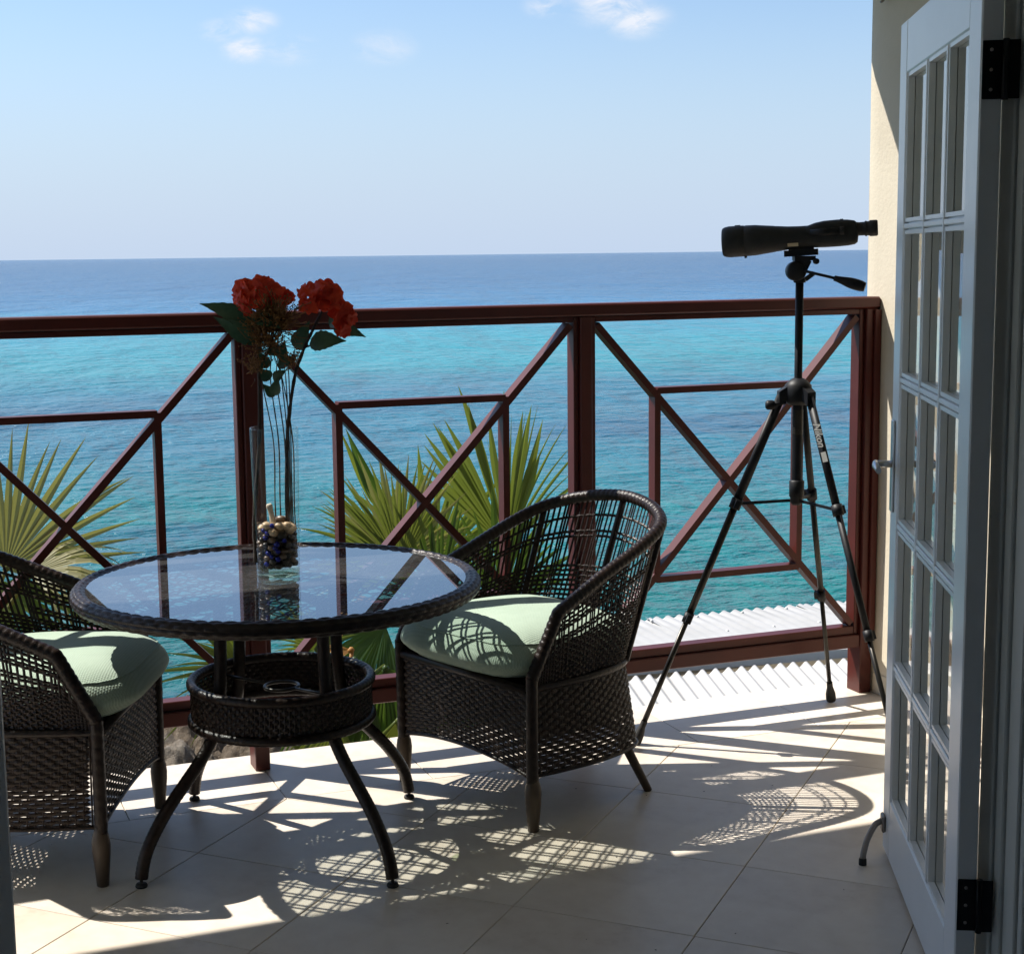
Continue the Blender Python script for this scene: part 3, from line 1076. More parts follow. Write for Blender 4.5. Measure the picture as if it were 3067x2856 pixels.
# ------------------------------------------------------------------ wicker chairs
def wrap_tube(mb, pts, r, n=12, step=0.0035, pitch=0.016, amp=0.10):
    P = np.asarray(pts, float)
    seg = np.linalg.norm(np.diff(P, axis=0), axis=1)
    s = np.concatenate([[0], np.cumsum(seg)])
    m = max(4, int(s[-1] / step))
    q = np.linspace(0, s[-1], m)
    Q = np.stack([np.interp(q, s, P[:, k]) for k in range(3)], 1)
    # round the corners a little after resampling
    for _ in range(4):
        Q[1:-1] = 0.25 * Q[:-2] + 0.5 * Q[1:-1] + 0.25 * Q[2:]
    base = len(mb.v)
    mb.tube(Q, r, n)
    prevr = r
    for i in range(m):
        t = Q[min(i + 1, m - 1)] - Q[max(i - 1, 0)]
        for k in range(n):
            ph = q[i] / pitch + (k / n) * (1 if k < n / 2 else 1)
            row = int(math.floor(ph))
            u = ph - row
            b = math.sin(math.pi * u) ** 0.5
            j = base + i * n + k
            v = np.array(mb.v[j]); c = Q[i]
            mb.v[j] = tuple(c + (v - c) * (1 - amp + 1.6 * amp * b))


RIM = [(0.2865, 0, 0.424), (0.295, 0.09, 0.593), (0.288, 0.246, 0.659), (0.245, 0.545, 0.773), (0, 0.644, 0.82)]
RIM = np.array(RIM + [(-q, w, z) for q, w, z in RIM[:-1][::-1]])
ZS = 0.392                                               # top of the skirt / seat frame
BOT = [(0.280, 0.0, ZS), (0.284, 0.085, ZS), (0.288, 0.215, ZS), (0.232, 0.405, ZS), (0, 0.47, ZS)]
BOT = np.array(BOT + [(-q, w, z) for q, w, z in BOT[:-1][::-1]])


def build_chair():
    root = empty('wicker_chair')
    arm = catmull(RIM[1:-1], 30)                         # sharp corner where the arm meets the front post
    ln = lambda a, b: np.linspace(a, b, 31)[:-1]
    top = np.vstack([ln(RIM[0], RIM[1]), arm, np.linspace(RIM[-2], RIM[-1], 31)[1:]])
    bot = catmull(BOT, 30)
    mid = (top + bot) / 2
    s = np.concatenate([[0], np.cumsum(np.linalg.norm(np.diff(mid, axis=0), axis=1))])
    total = s[-1]

    def S(t, v):
        """t metres along, v 0..1 up; arrays"""
        t = np.asarray(t, float)
        B = np.stack([np.interp(t, s, bot[:, k]) for k in range(3)], -1)
        T = np.stack([np.interp(t, s, top[:, k]) for k in range(3)], -1)
        v = np.asarray(v, float)[..., None]
        P = B * (1 - v) + T * v
        # slight outward belly
        P[..., 2] -= 0.0
        return P

    def Nrm(t, v):
        e = 1e-3
        a = S(np.clip(t + e, 0, total), v) - S(np.clip(t - e, 0, total), v)
        b = S(t, np.clip(v + e, 0, 1)) - S(t, np.clip(v - e, 0, 1))
        n = np.cross(a, b)
        n /= np.linalg.norm(n, axis=-1)[..., None] + 1e-12
        return n

    # upright strands in the groups the photo shows: tight strap of three, then single strands
    tp = []
    t = 0.012
    k = 0
    while t < total - 0.008:
        tp.append(t)
        k = (k + 1) % 8
        t += 0.0090 if k in (1, 2) else 0.0168
    wv = MB()
    vv = np.linspace(0, 1, 30)
    arm_t = 0.34
    for i, t in enumerate(tp):
        tt = np.full_like(vv, t)
        P = S(tt, vv)
        Nn = Nrm(tt, vv)
        wv.ribbon(P, Nn, 0.0074, 0.0016)
    # cross strands: dense low down, an open band, a plaid pair near the rim
    lv = []
    for j in range(15):
        lv.append((0.03 + 0.034 * j, 0, total))
    for v in (0.715, 0.75, 0.86):
        lv.append((v, 0, total))
    for v in (0.57, 0.61, 0.80, 0.905, 0.945):
        lv.append((v, 0, arm_t * 1.15))
        lv.append((v, total - arm_t * 1.15, total))
    for j, (v, ta, tb) in enumerate(lv):
        tt = np.arange(ta, tb, 0.0068)
        if len(tt) < 3:
            continue
        vx = np.full_like(tt, v)
        P = S(tt, vx)
        Nn = Nrm(tt, vx)
        off = 0.0026 * np.cos(np.arange(len(tt)) * math.pi / 2 + j * math.pi)
        wv.ribbon(P + Nn * off[:, None], Nn, 0.0082, 0.0018)
    wv.build('backrest_weave', 'wicker', root, kind='stuff')
    rim = MB()
    wrap_tube(rim, top, 0.0175, 12, 0.004, 0.018, 0.10)
    rim.build('rim', 'wicker', root)
    # hidden-metal uprights wrapped in wicker at the back corners
    for t in (total * 0.335, total * 0.665, total * 0.5):
        P = S(np.full(8, t), np.linspace(0, 1, 8)) + Nrm(np.full(8, t), np.linspace(0, 1, 8)) * (-0.002)
        c = np.array([0, 0.22, 0])
        out = P - c
        out[:, 2] = 0
        out /= np.linalg.norm(out, axis=1)[:, None]
        MB().tube(P + out * 0.008, 0.0105, 8).build('back_upright', 'wicker', root)
    # front posts
    for q in (1, -1):
        p = MB()
        wrap_tube(p, [(q * 0.283, 0.002, 0.138), (q * 0.284, 0.001, 0.28), (q * 0.2865, 0, 0.43)], 0.0165, 12, 0.0045, 0.03, 0.06)
        p.build('front_post', 'wicker', root)
    # skirt: plain weave round the seat box
    zb = 0.150
    tpath = np.array([(0.276, 0.004), (0.286, 0.10), (0.290, 0.22), (0.270, 0.33), (0.225, 0.415), (0.12, 0.462), (0, 0.475)])
    tpath = np.vstack([tpath, [(-x, y) for x, y in tpath[:-1][::-1]]])
    bpath = np.array([(0.276, 0.004), (0.292, 0.11), (0.300, 0.24), (0.286, 0.36), (0.245, 0.445), (0.13, 0.495), (0, 0.507)])
    bpath = np.vstack([bpath, [(-x, y) for x, y in bpath[:-1][::-1]]])
    T2 = catmull(np.c_[tpath, np.full(len(tpath), ZS)], 16)
    B2 = catmull(np.c_[bpath, np.full(len(bpath), zb)], 16)
    sl = np.concatenate([[0], np.cumsum(np.linalg.norm(np.diff(T2, axis=0), axis=1))])

    def panel(name, Tc, Bc, arch=0.0):
        L = np.concatenate([[0], np.cumsum(np.linalg.norm(np.diff((Tc + Bc) / 2, axis=0), axis=1))])
        W = L[-1]
        n = int(W / 0.0095) // 2 * 2
        tt = np.linspace(0, W, n)
        Tn = np.stack([np.interp(tt, L, Tc[:, k]) for k in range(3)], -1)
        Bn = np.stack([np.interp(tt, L, Bc[:, k]) for k in range(3)], -1)
        Bn = Bn.copy()
        Bn[:, 2] += arch * np.sin(np.pi * tt / W) ** 0.8
        tg = np.gradient((Tn + Bn) / 2, axis=0)
        up = Tn - Bn
        Nn = np.cross(tg, up)
        Nn /= np.linalg.norm(Nn, axis=1)[:, None]
        mbw = MB()
        rows = 22
        # belly: sheet bows out slightly towards the foot
        for j in range(rows):
            v = (j + 0.5) / rows
            P = Bn * (1 - v) + Tn * v
            off = 0.0021 * np.where((np.arange(n) // 1 + 2 * j) % 4 < 2, 1, -1) * np.array([1 if (i % 2 == 0) else 0.6 for i in range(n)])
            jit = rng.normal(0, 0.0004, n)
            P = P + Nn * (off + jit)[:, None]
            mbw.ribbon(P, Nn, 0.0124 if v > 0.42 else 0.0106, 0.0018)
        for i in range(1, n, 2):
            P = np.linspace(Bn[i], Tn[i], 10)
            mbw.ribbon(P, np.repeat(Nn[i][None], 10, 0), 0.005, 0.0014)
        mbw.build(name, 'wickerlight', root, kind='stuff')
        # bottom and top binding
        e = MB()
        e.tube(Bn, 0.0058, 8)
        e.build('skirt_binding', 'wicker', root)
    panel('side_skirt_weave', T2, B2, 0.0)
    F = np.array([(0.27, 0.0, 0), (0.09, -0.006, 0), (-0.09, -0.006, 0), (-0.27, 0.0, 0)])[::-1]
    Ft = F.copy(); Ft[:, 2] = ZS
    Fb = F.copy(); Fb[:, 2] = zb
    panel('front_skirt_weave', catmull(Ft, 12), catmull(Fb, 12), 0.032)
    # waist roll and seat deck
    wr = MB()
    wrap_tube(wr, T2 + np.array([0, 0, 0.002]), 0.011, 10, 0.006, 0.02, 0.08)
    wr.build('waist_roll', 'wicker', root)
    MB().tube([(0.272, -0.002, ZS), (-0.272, -0.002, ZS)], 0.012, 10).build('seat_rail', 'wicker', root)
    dk = MB()
    rim2 = [(x * 0.985, 0.004 + (y - 0.004) * 0.985) for x, y, z in T2]
    n = len(rim2)
    dk.add([(x, y, ZS - 0.004) for x, y in rim2] + [(x, y, ZS - 0.016) for x, y in rim2], [tuple(range(n)), tuple(range(2 * n - 1, n - 1, -1))])
    dk.build('seat_deck', 'wicker', root)
    # legs: turned in front, plain splayed behind
    prof = [(0.0135, 0), (0.0155, 0.002), (0.0175, 0.03), (0.0225, 0.085), (0.0235, 0.108), (0.021, 0.128), (0.0165, 0.142), (0.0155, 0.158)]
    for q in (1, -1):
        MB().lathe(prof + [(0, 0.158)], 18, (q * 0.283, 0.004, 0)).build('leg', 'wood', root)
        MB().tube([(q * 0.268, 0.472, 0.0), (q * 0.225, 0.40, 0.17)], [0.0115, 0.015], 12).build('leg', 'wood', root)
    return root


def build_cushion():
    a, b = 0.284, 0.282
    P = []
    nt, npz = 96, 22
    for i in range(nt):
        th = 2 * math.pi * i / nt
        c, s_ = math.cos(th), math.sin(th)
        ex = 2 / 4.2
        x = a * math.copysign(abs(c) ** ex, c)
        y = b * math.copysign(abs(s_) ** ex, s_)
        if y > 0:                                        # rounder at the back where the frame curves
            x *= 1 - 0.12 * (y / b) ** 2
        row = []
        for k in range(npz):
            ps = -math.pi / 2 + math.pi * k / (npz - 1)
            rho = max(0.0, math.cos(ps)) ** 0.40
            zz = (0.080 if ps > 0 else 0.058) * math.copysign(abs(math.sin(ps)) ** 1.15, ps)
            zz += (0.018 * (1 - rho ** 2) if ps > 0 else 0)
            # soft puckers near the edge
            zz += 0.0022 * math.sin(th * 9 + 1) * (1 - abs(math.sin(ps))) + 0.0012 * math.sin(th * 23)* (1 - abs(math.sin(ps)))
            row.append((x * rho, y * rho, zz))
        P.append(row)
    o = MB().grid(P, True, True).build('seat_cushion', 'cushion')
    # seam piping
    for zs, rr in ((0.046, 0.0026), (-0.040, 0.0026)):
        pts = []
        for i in range(nt):
            r = P[i]
            zz = [q[2] for q in r]
            best = min(range(npz), key=lambda k: abs(zz[k] - zs))
            q = Vector(r[best])
            k2 = (q.xy.length + 0.0008) / q.xy.length
            pts.append((q.x * k2, q.y * k2, q.z))
        MB().tube(pts, rr, 6, closed=True).build('piping', 'cushion', o)
    return o


ch1 = build_chair()
ch1.location = (0.4795, -0.5315, 0)
ch1.rotation_euler = (0, 0, math.atan2(-0.940, 0.340))
ch2 = copy_tree(ch1)
ch2.location = (-0.437, -0.465, 0)
ch2.rotation_euler = (0, 0, math.atan2(0.915, 0.403))
tag(ch1, 'dark brown wicker tub chair between the round table and the tripod', 'chair', 'wicker chairs at the table')
tag(ch2, 'dark brown wicker tub chair tucked under the table on the side away from the tripod', 'chair', 'wicker chairs at the table')
cu1 = build_cushion()
cu2 = copy_tree(cu1)
for ch, cu in ((ch1, cu1), (ch2, cu2)):
    cu.location = Matrix.Rotation(ch.rotation_euler.z, 3, 'Z') @ Vector((0, 0.205, 0)) + ch.location + Vector((0, 0, ZS + 0.062))
    cu.rotation_euler = (R(-1.2), 0, ch.rotation_euler.z)
tag(cu1, 'sage green cushion with woven shadow on the chair nearer the tripod', 'cushion', 'sage seat cushions')
tag(cu2, 'sage green cushion half under the table on the chair away from the tripod', 'cushion', 'sage seat cushions')

# ------------------------------------------------------------------ round table
TC = Vector((-0.055, -0.595, 0))
ZT = 0.712                                               # glass surface


def build_table():
    root = empty('round_table', TC, 0, 'round wicker table with glass top and woven lower ring', 'table')
    # braided rim
    Rr, rr, zc = 0.509, 0.0215, 0.6965
    nu, nv = 640, 36
    P = []
    for i in range(nu):
        th = 2 * math.pi * i / nu
        row = []
        for j in range(nv + 1):
            ph = 2 * math.pi * j / nv
            rowi = ph / (2 * math.pi) * 9
            ri = int(rowi) % 9
            u = (th / (2 * math.pi) * 88 + ri * 0.42) % 1.0
            v = rowi - int(rowi)
            hgt = (math.sin(math.pi * u) ** 0.45) * (math.sin(math.pi * v) ** 0.5)
            r = rr - 0.0022 + 0.0042 * hgt
            x = Rr + r * math.cos(ph)
            row.append((x * math.cos(th), x * math.sin(th), zc + r * math.sin(ph)))
        P.append(row)
    MB().grid(P, True, True).build('rim', 'wicker', root)
    n = 96
    gl = MB()
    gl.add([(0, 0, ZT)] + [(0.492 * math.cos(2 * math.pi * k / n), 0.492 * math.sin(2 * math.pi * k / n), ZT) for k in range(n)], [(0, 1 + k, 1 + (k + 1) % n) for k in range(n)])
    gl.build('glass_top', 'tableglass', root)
    ge = MB().lathe([(0.4925, ZT - 0.0055), (0.4925, ZT - 0.0004)], n)
    ge.build('glass_edge', 'vasebase', root)
    # lattice under the glass: pairs of strands in two directions
    lat = MB()
    zl = ZT - 0.016
    for fam, ang in ((0, R(45 + 3)), (1, R(-45 + 3))):
        d = np.array([math.cos(ang), math.sin(ang)])
        p = np.array([-d[1], d[0]])
        k = -0.48
        cnt = 0
        while k < 0.485:
            for dk in (0, 0.0165):
                q = k + dk
                if abs(q) < 0.486:
                    h = math.sqrt(0.488 ** 2 - q * q)
                    m = max(4, int(2 * h / 0.012))
                    tt = np.linspace(-h, h, m)
                    X = np.outer(tt, d) + p * q
                    Z = zl + 0.0022 * np.cos(np.arange(m) * math.pi / 2 + fam * math.pi + cnt * math.pi)
                    lat.ribbon(np.c_[X, Z], np.repeat([[0, 0, 1.0]], m, 0), 0.0090, 0.0016)
                cnt += 1
            k += 0.0570
    lat.build('tabletop_lattice', 'wicker', root, kind='stuff')
    # cross rails under the lattice
    for a in (24.4, 112.3):
        d = Vector((math.cos(R(a)), math.sin(R(a)), 0)) * 0.49
        MB().bar(-d + Vector((0, 0, zl - 0.014 - (0.0006 if a > 50 else 0))), d + Vector((0, 0, zl - 0.014 - (0.0006 if a > 50 else 0))), 0.026, 0.016, (0, 0, 1)).build('cross_rail', 'wicker', root)
    # umbrella hole ring
    MB().tube([(0.045 * math.cos(a), 0.045 * math.sin(a), zl - 0.004) for a in np.linspace(0, 2 * math.pi, 32, endpoint=False)], 0.008, 8, closed=True).build('centre_ring', 'wicker', root)
    # legs
    prof = [(0.187, 0.672), (0.190, 0.52), (0.200, 0.40), (0.215, 0.345), (0.257, 0.286), (0.308, 0.234), (0.362, 0.180), (0.405, 0.125), (0.430, 0.082), (0.442, 0.045), (0.446, 0.022)]
    for a in (-157.1, -68.0, 24.4, 112.3):
        d = Vector((math.cos(R(a)), math.sin(R(a)), 0))
        pts = catmull([(d.x * r, d.y * r, z) for r, z in prof], 8)
        mb = MB()
        wrap_tube(mb, pts, 0.0165, 12, 0.004, 0.012, 0.05)
        lg = mb.build('leg', 'wicker', root)
        f = d * 0.447
        MB().lathe([(0.0045, 0.008), (0.0045, 0.024)], 10, f).lathe([(0.0, 0.0), (0.0145, 0.0005), (0.0155, 0.004), (0.013, 0.0095), (0, 0.0105)], 16, f).build('foot_glide', 'rubber', lg)
    # woven lower ring
    ring = MB()
    r0, z0, z1 = 0.236, 0.345, 0.445
    rows = 9
    n = 240
    th = np.linspace(0, 2 * math.pi, n + 1)
    for j in range(rows):
        z = z0 + (z1 - z0) * (j + 0.5) / rows
        off = 0.002 * np.where((np.arange(n + 1) + 2 * j) % 4 < 2, 1, -1)
        rad = r0 + off
        Pp = np.c_[rad * np.cos(th), rad * np.sin(th), np.full(n + 1, z)]
        Nn = np.c_[np.cos(th), np.sin(th), np.zeros(n + 1)]
        ring.ribbon(Pp, Nn, 0.0122, 0.0018)
    for i in range(0, n, 2):
        c, s_ = math.cos(th[i]), math.sin(th[i])
        Pp = np.array([[r0 * c, r0 * s_, z] for z in np.linspace(z0, z1, 4)])
        ring.ribbon(Pp, np.repeat([[c, s_, 0.0]], 4, 0), 0.006, 0.0014)
    ring.build('shelf_ring_weave', 'wicker', root, kind='stuff')
    for z in (z0, z1):
        mb = MB()
        pts = [(r0 * math.cos(a), r0 * math.sin(a), z) for a in np.linspace(0, 2 * math.pi, 200)]
        wrap_tube(mb, pts, 0.0125, 10, 0.005, 0.018, 0.10)
        mb.build('ring_binding', 'wicker', root)
    # metal rods and eye at the ring's height
    a = R(112.3 + 12)
    d = Vector((math.cos(a), math.sin(a), 0))
    for s_ in (1, -1):
        MB().tube([d * (0.045 * s_) + Vector((0, 0, 0.425)), d * (0.232 * s_) + Vector((0, 0, 0.425))], 0.0042, 8).build('rod', 'tripodmetal', root)
    MB().tube([(0.045 * math.cos(q), 0.045 * math.sin(q), 0.425) for q in np.linspace(0, 2 * math.pi, 40, endpoint=False)], 0.0048, 8, closed=True).build('umbrella_ring', 'tripodmetal', root)


build_table()

# ------------------------------------------------------------------ vase, pebbles, flowers
VB = Vector((-0.039, -0.530, ZT + 0.0012))
VR0, VR1, VH = 0.0565, 0.0635, 0.392
CR = Vector((0.932, -0.362, 0)).normalized()             # across the view
CF = Vector((0.362, 0.932, 0)).normalized()              # away from the view


def build_vase():
    root = empty('glass_vase', VB, 0, 'tall clear glass cylinder vase standing on the table', 'vase')
    v = MB().lathe([(VR0, 0.0), (VR0 + 0.0003, 0.016), (VR1, VH)], 64)
    v.build('outer_wall', 'vaseglass', root)
    MB().tube([((VR1 - 0.0015) * math.cos(a), (VR1 - 0.0015) * math.sin(a), VH) for a in np.linspace(0, 2 * math.pi, 64, endpoint=False)], 0.0017, 8, closed=True).build('lip', 'vaseglass', root)
    MB().lathe([(0, 0.0002), (VR0 - 0.002, 0.0002), (VR0 - 0.0006, 0.003), (VR0 - 0.0006, 0.0145), (VR0 - 0.004, 0.0160), (0, 0.0158)], 64).build('base', 'vasebase', root)


build_vase()


def build_pebbles():
    def pebble_mesh(seed):
        from mathutils import noise as mn
        P = []
        for i in range(14):
            row = []
            for j in range(9):
                th, ph = 2 * math.pi * i / 14, math.pi * j / 8
                d = Vector((math.sin(ph) * math.cos(th), math.sin(ph) * math.sin(th), math.cos(ph)))
                r = 1 + 0.16 * mn.noise(d * 1.3 + Vector((seed * 7.1, 0, 0)))
                row.append(d * r)
            P.append(row)
        return MB().grid(P, True, True).mesh('pebble')
    mats = {
        'beige': mat('beige_pebble', (0.46, 0.31, 0.17), 0.45, (0.58, 0.43, 0.27), 25),
        'brown': mat('brown_pebble', (0.095, 0.060, 0.036), 0.4, (0.16, 0.105, 0.066), 25),
        'dark': mat('dark_pebble', (0.022, 0.018, 0.014), 0.35, (0.045, 0.037, 0.026), 25),
        'blue': mat('blue_glass_bead', (0.008, 0.012, 0.16), 0.08, (0.014, 0.022, 0.26), 40),
        'coral': mat('white_coral', (0.62, 0.55, 0.45), 0.85, (0.52, 0.45, 0.36), 50, 0.6, 120)}
    protos = {}
    for k in ('beige', 'brown', 'dark', 'blue'):
        protos[k] = []
        for q in range(2):
            me = pebble_mesh(q + len(k))
            me.materials.append(mats[k])
            protos[k].append(me)
    placed = []
    tries = 0
    labels = {'beige': 'beige pebble in the upper layer of the vase filling', 'brown': 'brown pebble in the vase filling', 'dark': 'dark olive pebble low in the vase filling', 'blue': 'cobalt blue glass bead among the vase pebbles'}
    nblue = 0
    while tries < 9000:
        tries += 1
        z = 0.026 + 0.110 * tries / 9000 * rng.uniform(0.9, 1.0) + rng.uniform(0, 0.006)
        f = z / 0.135
        u = rng.random()
        kind = 'beige' if f > 0.86 else ('brown' if u < 0.15 + 0.4 * f else 'dark')
        if tries % 750 == 0:
            kind = 'blue'
        r = {'beige': rng.uniform(0.0125, 0.0165), 'brown': rng.uniform(0.0095, 0.0135), 'dark': rng.uniform(0.0095, 0.0145), 'blue': rng.uniform(0.006, 0.0085)}[kind]
        a = rng.uniform(0, 2 * math.pi)
        if kind == 'blue':
            a = math.atan2(-CF.y, -CF.x) + rng.uniform(-1.5, 0.7)
        rad = (VR0 - 0.0004 - r) * (math.sqrt(rng.uniform(0.12, 1)) if kind != 'blue' else 1)
        p = Vector((rad * math.cos(a), rad * math.sin(a), z))
        if z - r * 0.75 < 0.016:
            continue
        if kind != 'blue' and any((p - q).length < 0.72 * (r + s) for q, s, _ in placed):
            continue
        placed.append((p, r, kind))
    for p, r, kind in placed:
        me = protos[kind][int(rng.integers(0, 2))]
        o = link_copy(me, 'glass_bead' if kind == 'blue' else 'pebble', VB + p, tuple(rng.uniform(0, 0.6, 3)), (r * 1.05, r * (0.95 if kind != 'blue' else 1), r * (0.72 if kind != 'blue' else 0.85)))
        tag(o, labels[kind], 'bead' if kind == 'blue' else 'pebble', kind + ' pebbles in the vase')
    for dx, dz, k, sx in ((-0.012, 0.131, 'beige', 1.5), (0.030, 0.134, 'beige', 1.1), (-0.035, 0.130, 'beige', 1.2), (0.008, 0.146, 'brown', 1.2), (0.036, 0.121, 'beige', 1.0)):
        o = link_copy(protos[k][0], 'pebble', VB + CR * dx - CF * (0.018 if k == 'beige' else -0.012) + Vector((0, 0, dz)), (0.1, 0.2, rng.uniform(0, 3)), (0.0145 * sx, 0.012, 0.0105))
        tag(o, 'smooth pale stone on top of the vase filling', 'pebble', 'pale stones on top of the vase filling')
    c = MB()
    pts = catmull([VB + CR * -0.010 + Vector((0, 0, 0.138)), VB + CR * -0.014 + Vector((0, 0, 0.165)), VB + CR * -0.020 + Vector((0, 0, 0.190))], 5)
    c.tube(pts, [0.008, 0.0082, 0.0078, 0.0072, 0.007, 0.007, 0.0072, 0.0078, 0.0085, 0.0088, 0.006], 10)
    o = c.build('coral_piece', mats['coral'])
    tag(o, 'white finger of coral standing in the vase pebbles', 'coral')


build_pebbles()

PX = 0.0013475                                           # one bouquet layout unit in metres


def bq(x, y, dep=0.0):
    """bouquet coordinates: offset across and up from the vase base centre, plus depth"""
    return VB + CR * ((x - 540) * PX) + Vector((0, 0, (1121 - y) * PX)) + CF * dep


def leaf_mesh(mb, base, tip, nrm, width, fold=0.25, curl=0.12, serr=0.05, n=14):
    base, tip, nrm = Vector(base), Vector(tip), Vector(nrm).normalized()
    d = tip - base
    L = d.length
    t = d.normalized()
    s = t.cross(nrm).normalized()
    nn = s.cross(t)
    P = []
    for i in range(n + 1):
        u = i / n
        w = width * (math.sin(math.pi * u ** 0.72) ** 0.9) * (1 - 0.42 * u ** 2) * (1 + serr * (1 if i % 2 else -1)) if 0 < i < n else 0.0008
        c = base + d * u + nn * (curl * L * math.sin(math.pi * u))
        P.append([c - s * w + nn * (fold * w), c - s * w * 0.5 + nn * (fold * w * 0.42), c, c + s * w * 0.5 + nn * (fold * w * 0.42), c + s * w + nn * (fold * w)])
    mb.grid(P, True)


def blossom(mb, c, nrm, r, npet=5):
    c, nrm = Vector(c), Vector(nrm).normalized()
    x = nrm.orthogonal().normalized()
    y = nrm.cross(x)
    a0 = rng.uniform(0, 6)
    for k in range(npet):
        a = a0 + 2 * math.pi * k / npet + rng.uniform(-0.2, 0.2)
        d = x * math.cos(a) + y * math.sin(a)
        s = nrm.cross(d)
        L = r * rng.uniform(0.85, 1.15)
        W = L * rng.uniform(0.55, 0.72)
        cup = rng.uniform(-0.2, 1.3)
        tw = rng.uniform(-0.35, 0.35)
        P = []
        for i in range(7):
            u = i / 6
            row = []
            for j in range(7):
                v = j / 3 - 1
                w = W * math.sin(math.pi * (0.08 + 0.80 * u)) ** 0.7
                ruff = 0.15 * L * math.sin(4.2 * v + 6 * u + k + a0) * u
                h = cup * L * (0.55 * u - 0.62 * u * u + 0.25 * v * v * u) + ruff + tw * v * w
                row.append(c + d * (L * u * (1 - 0.16 * v * v)) + s * (w * v) + nrm * h)
            P.append(row)
        mb.grid(P, True)


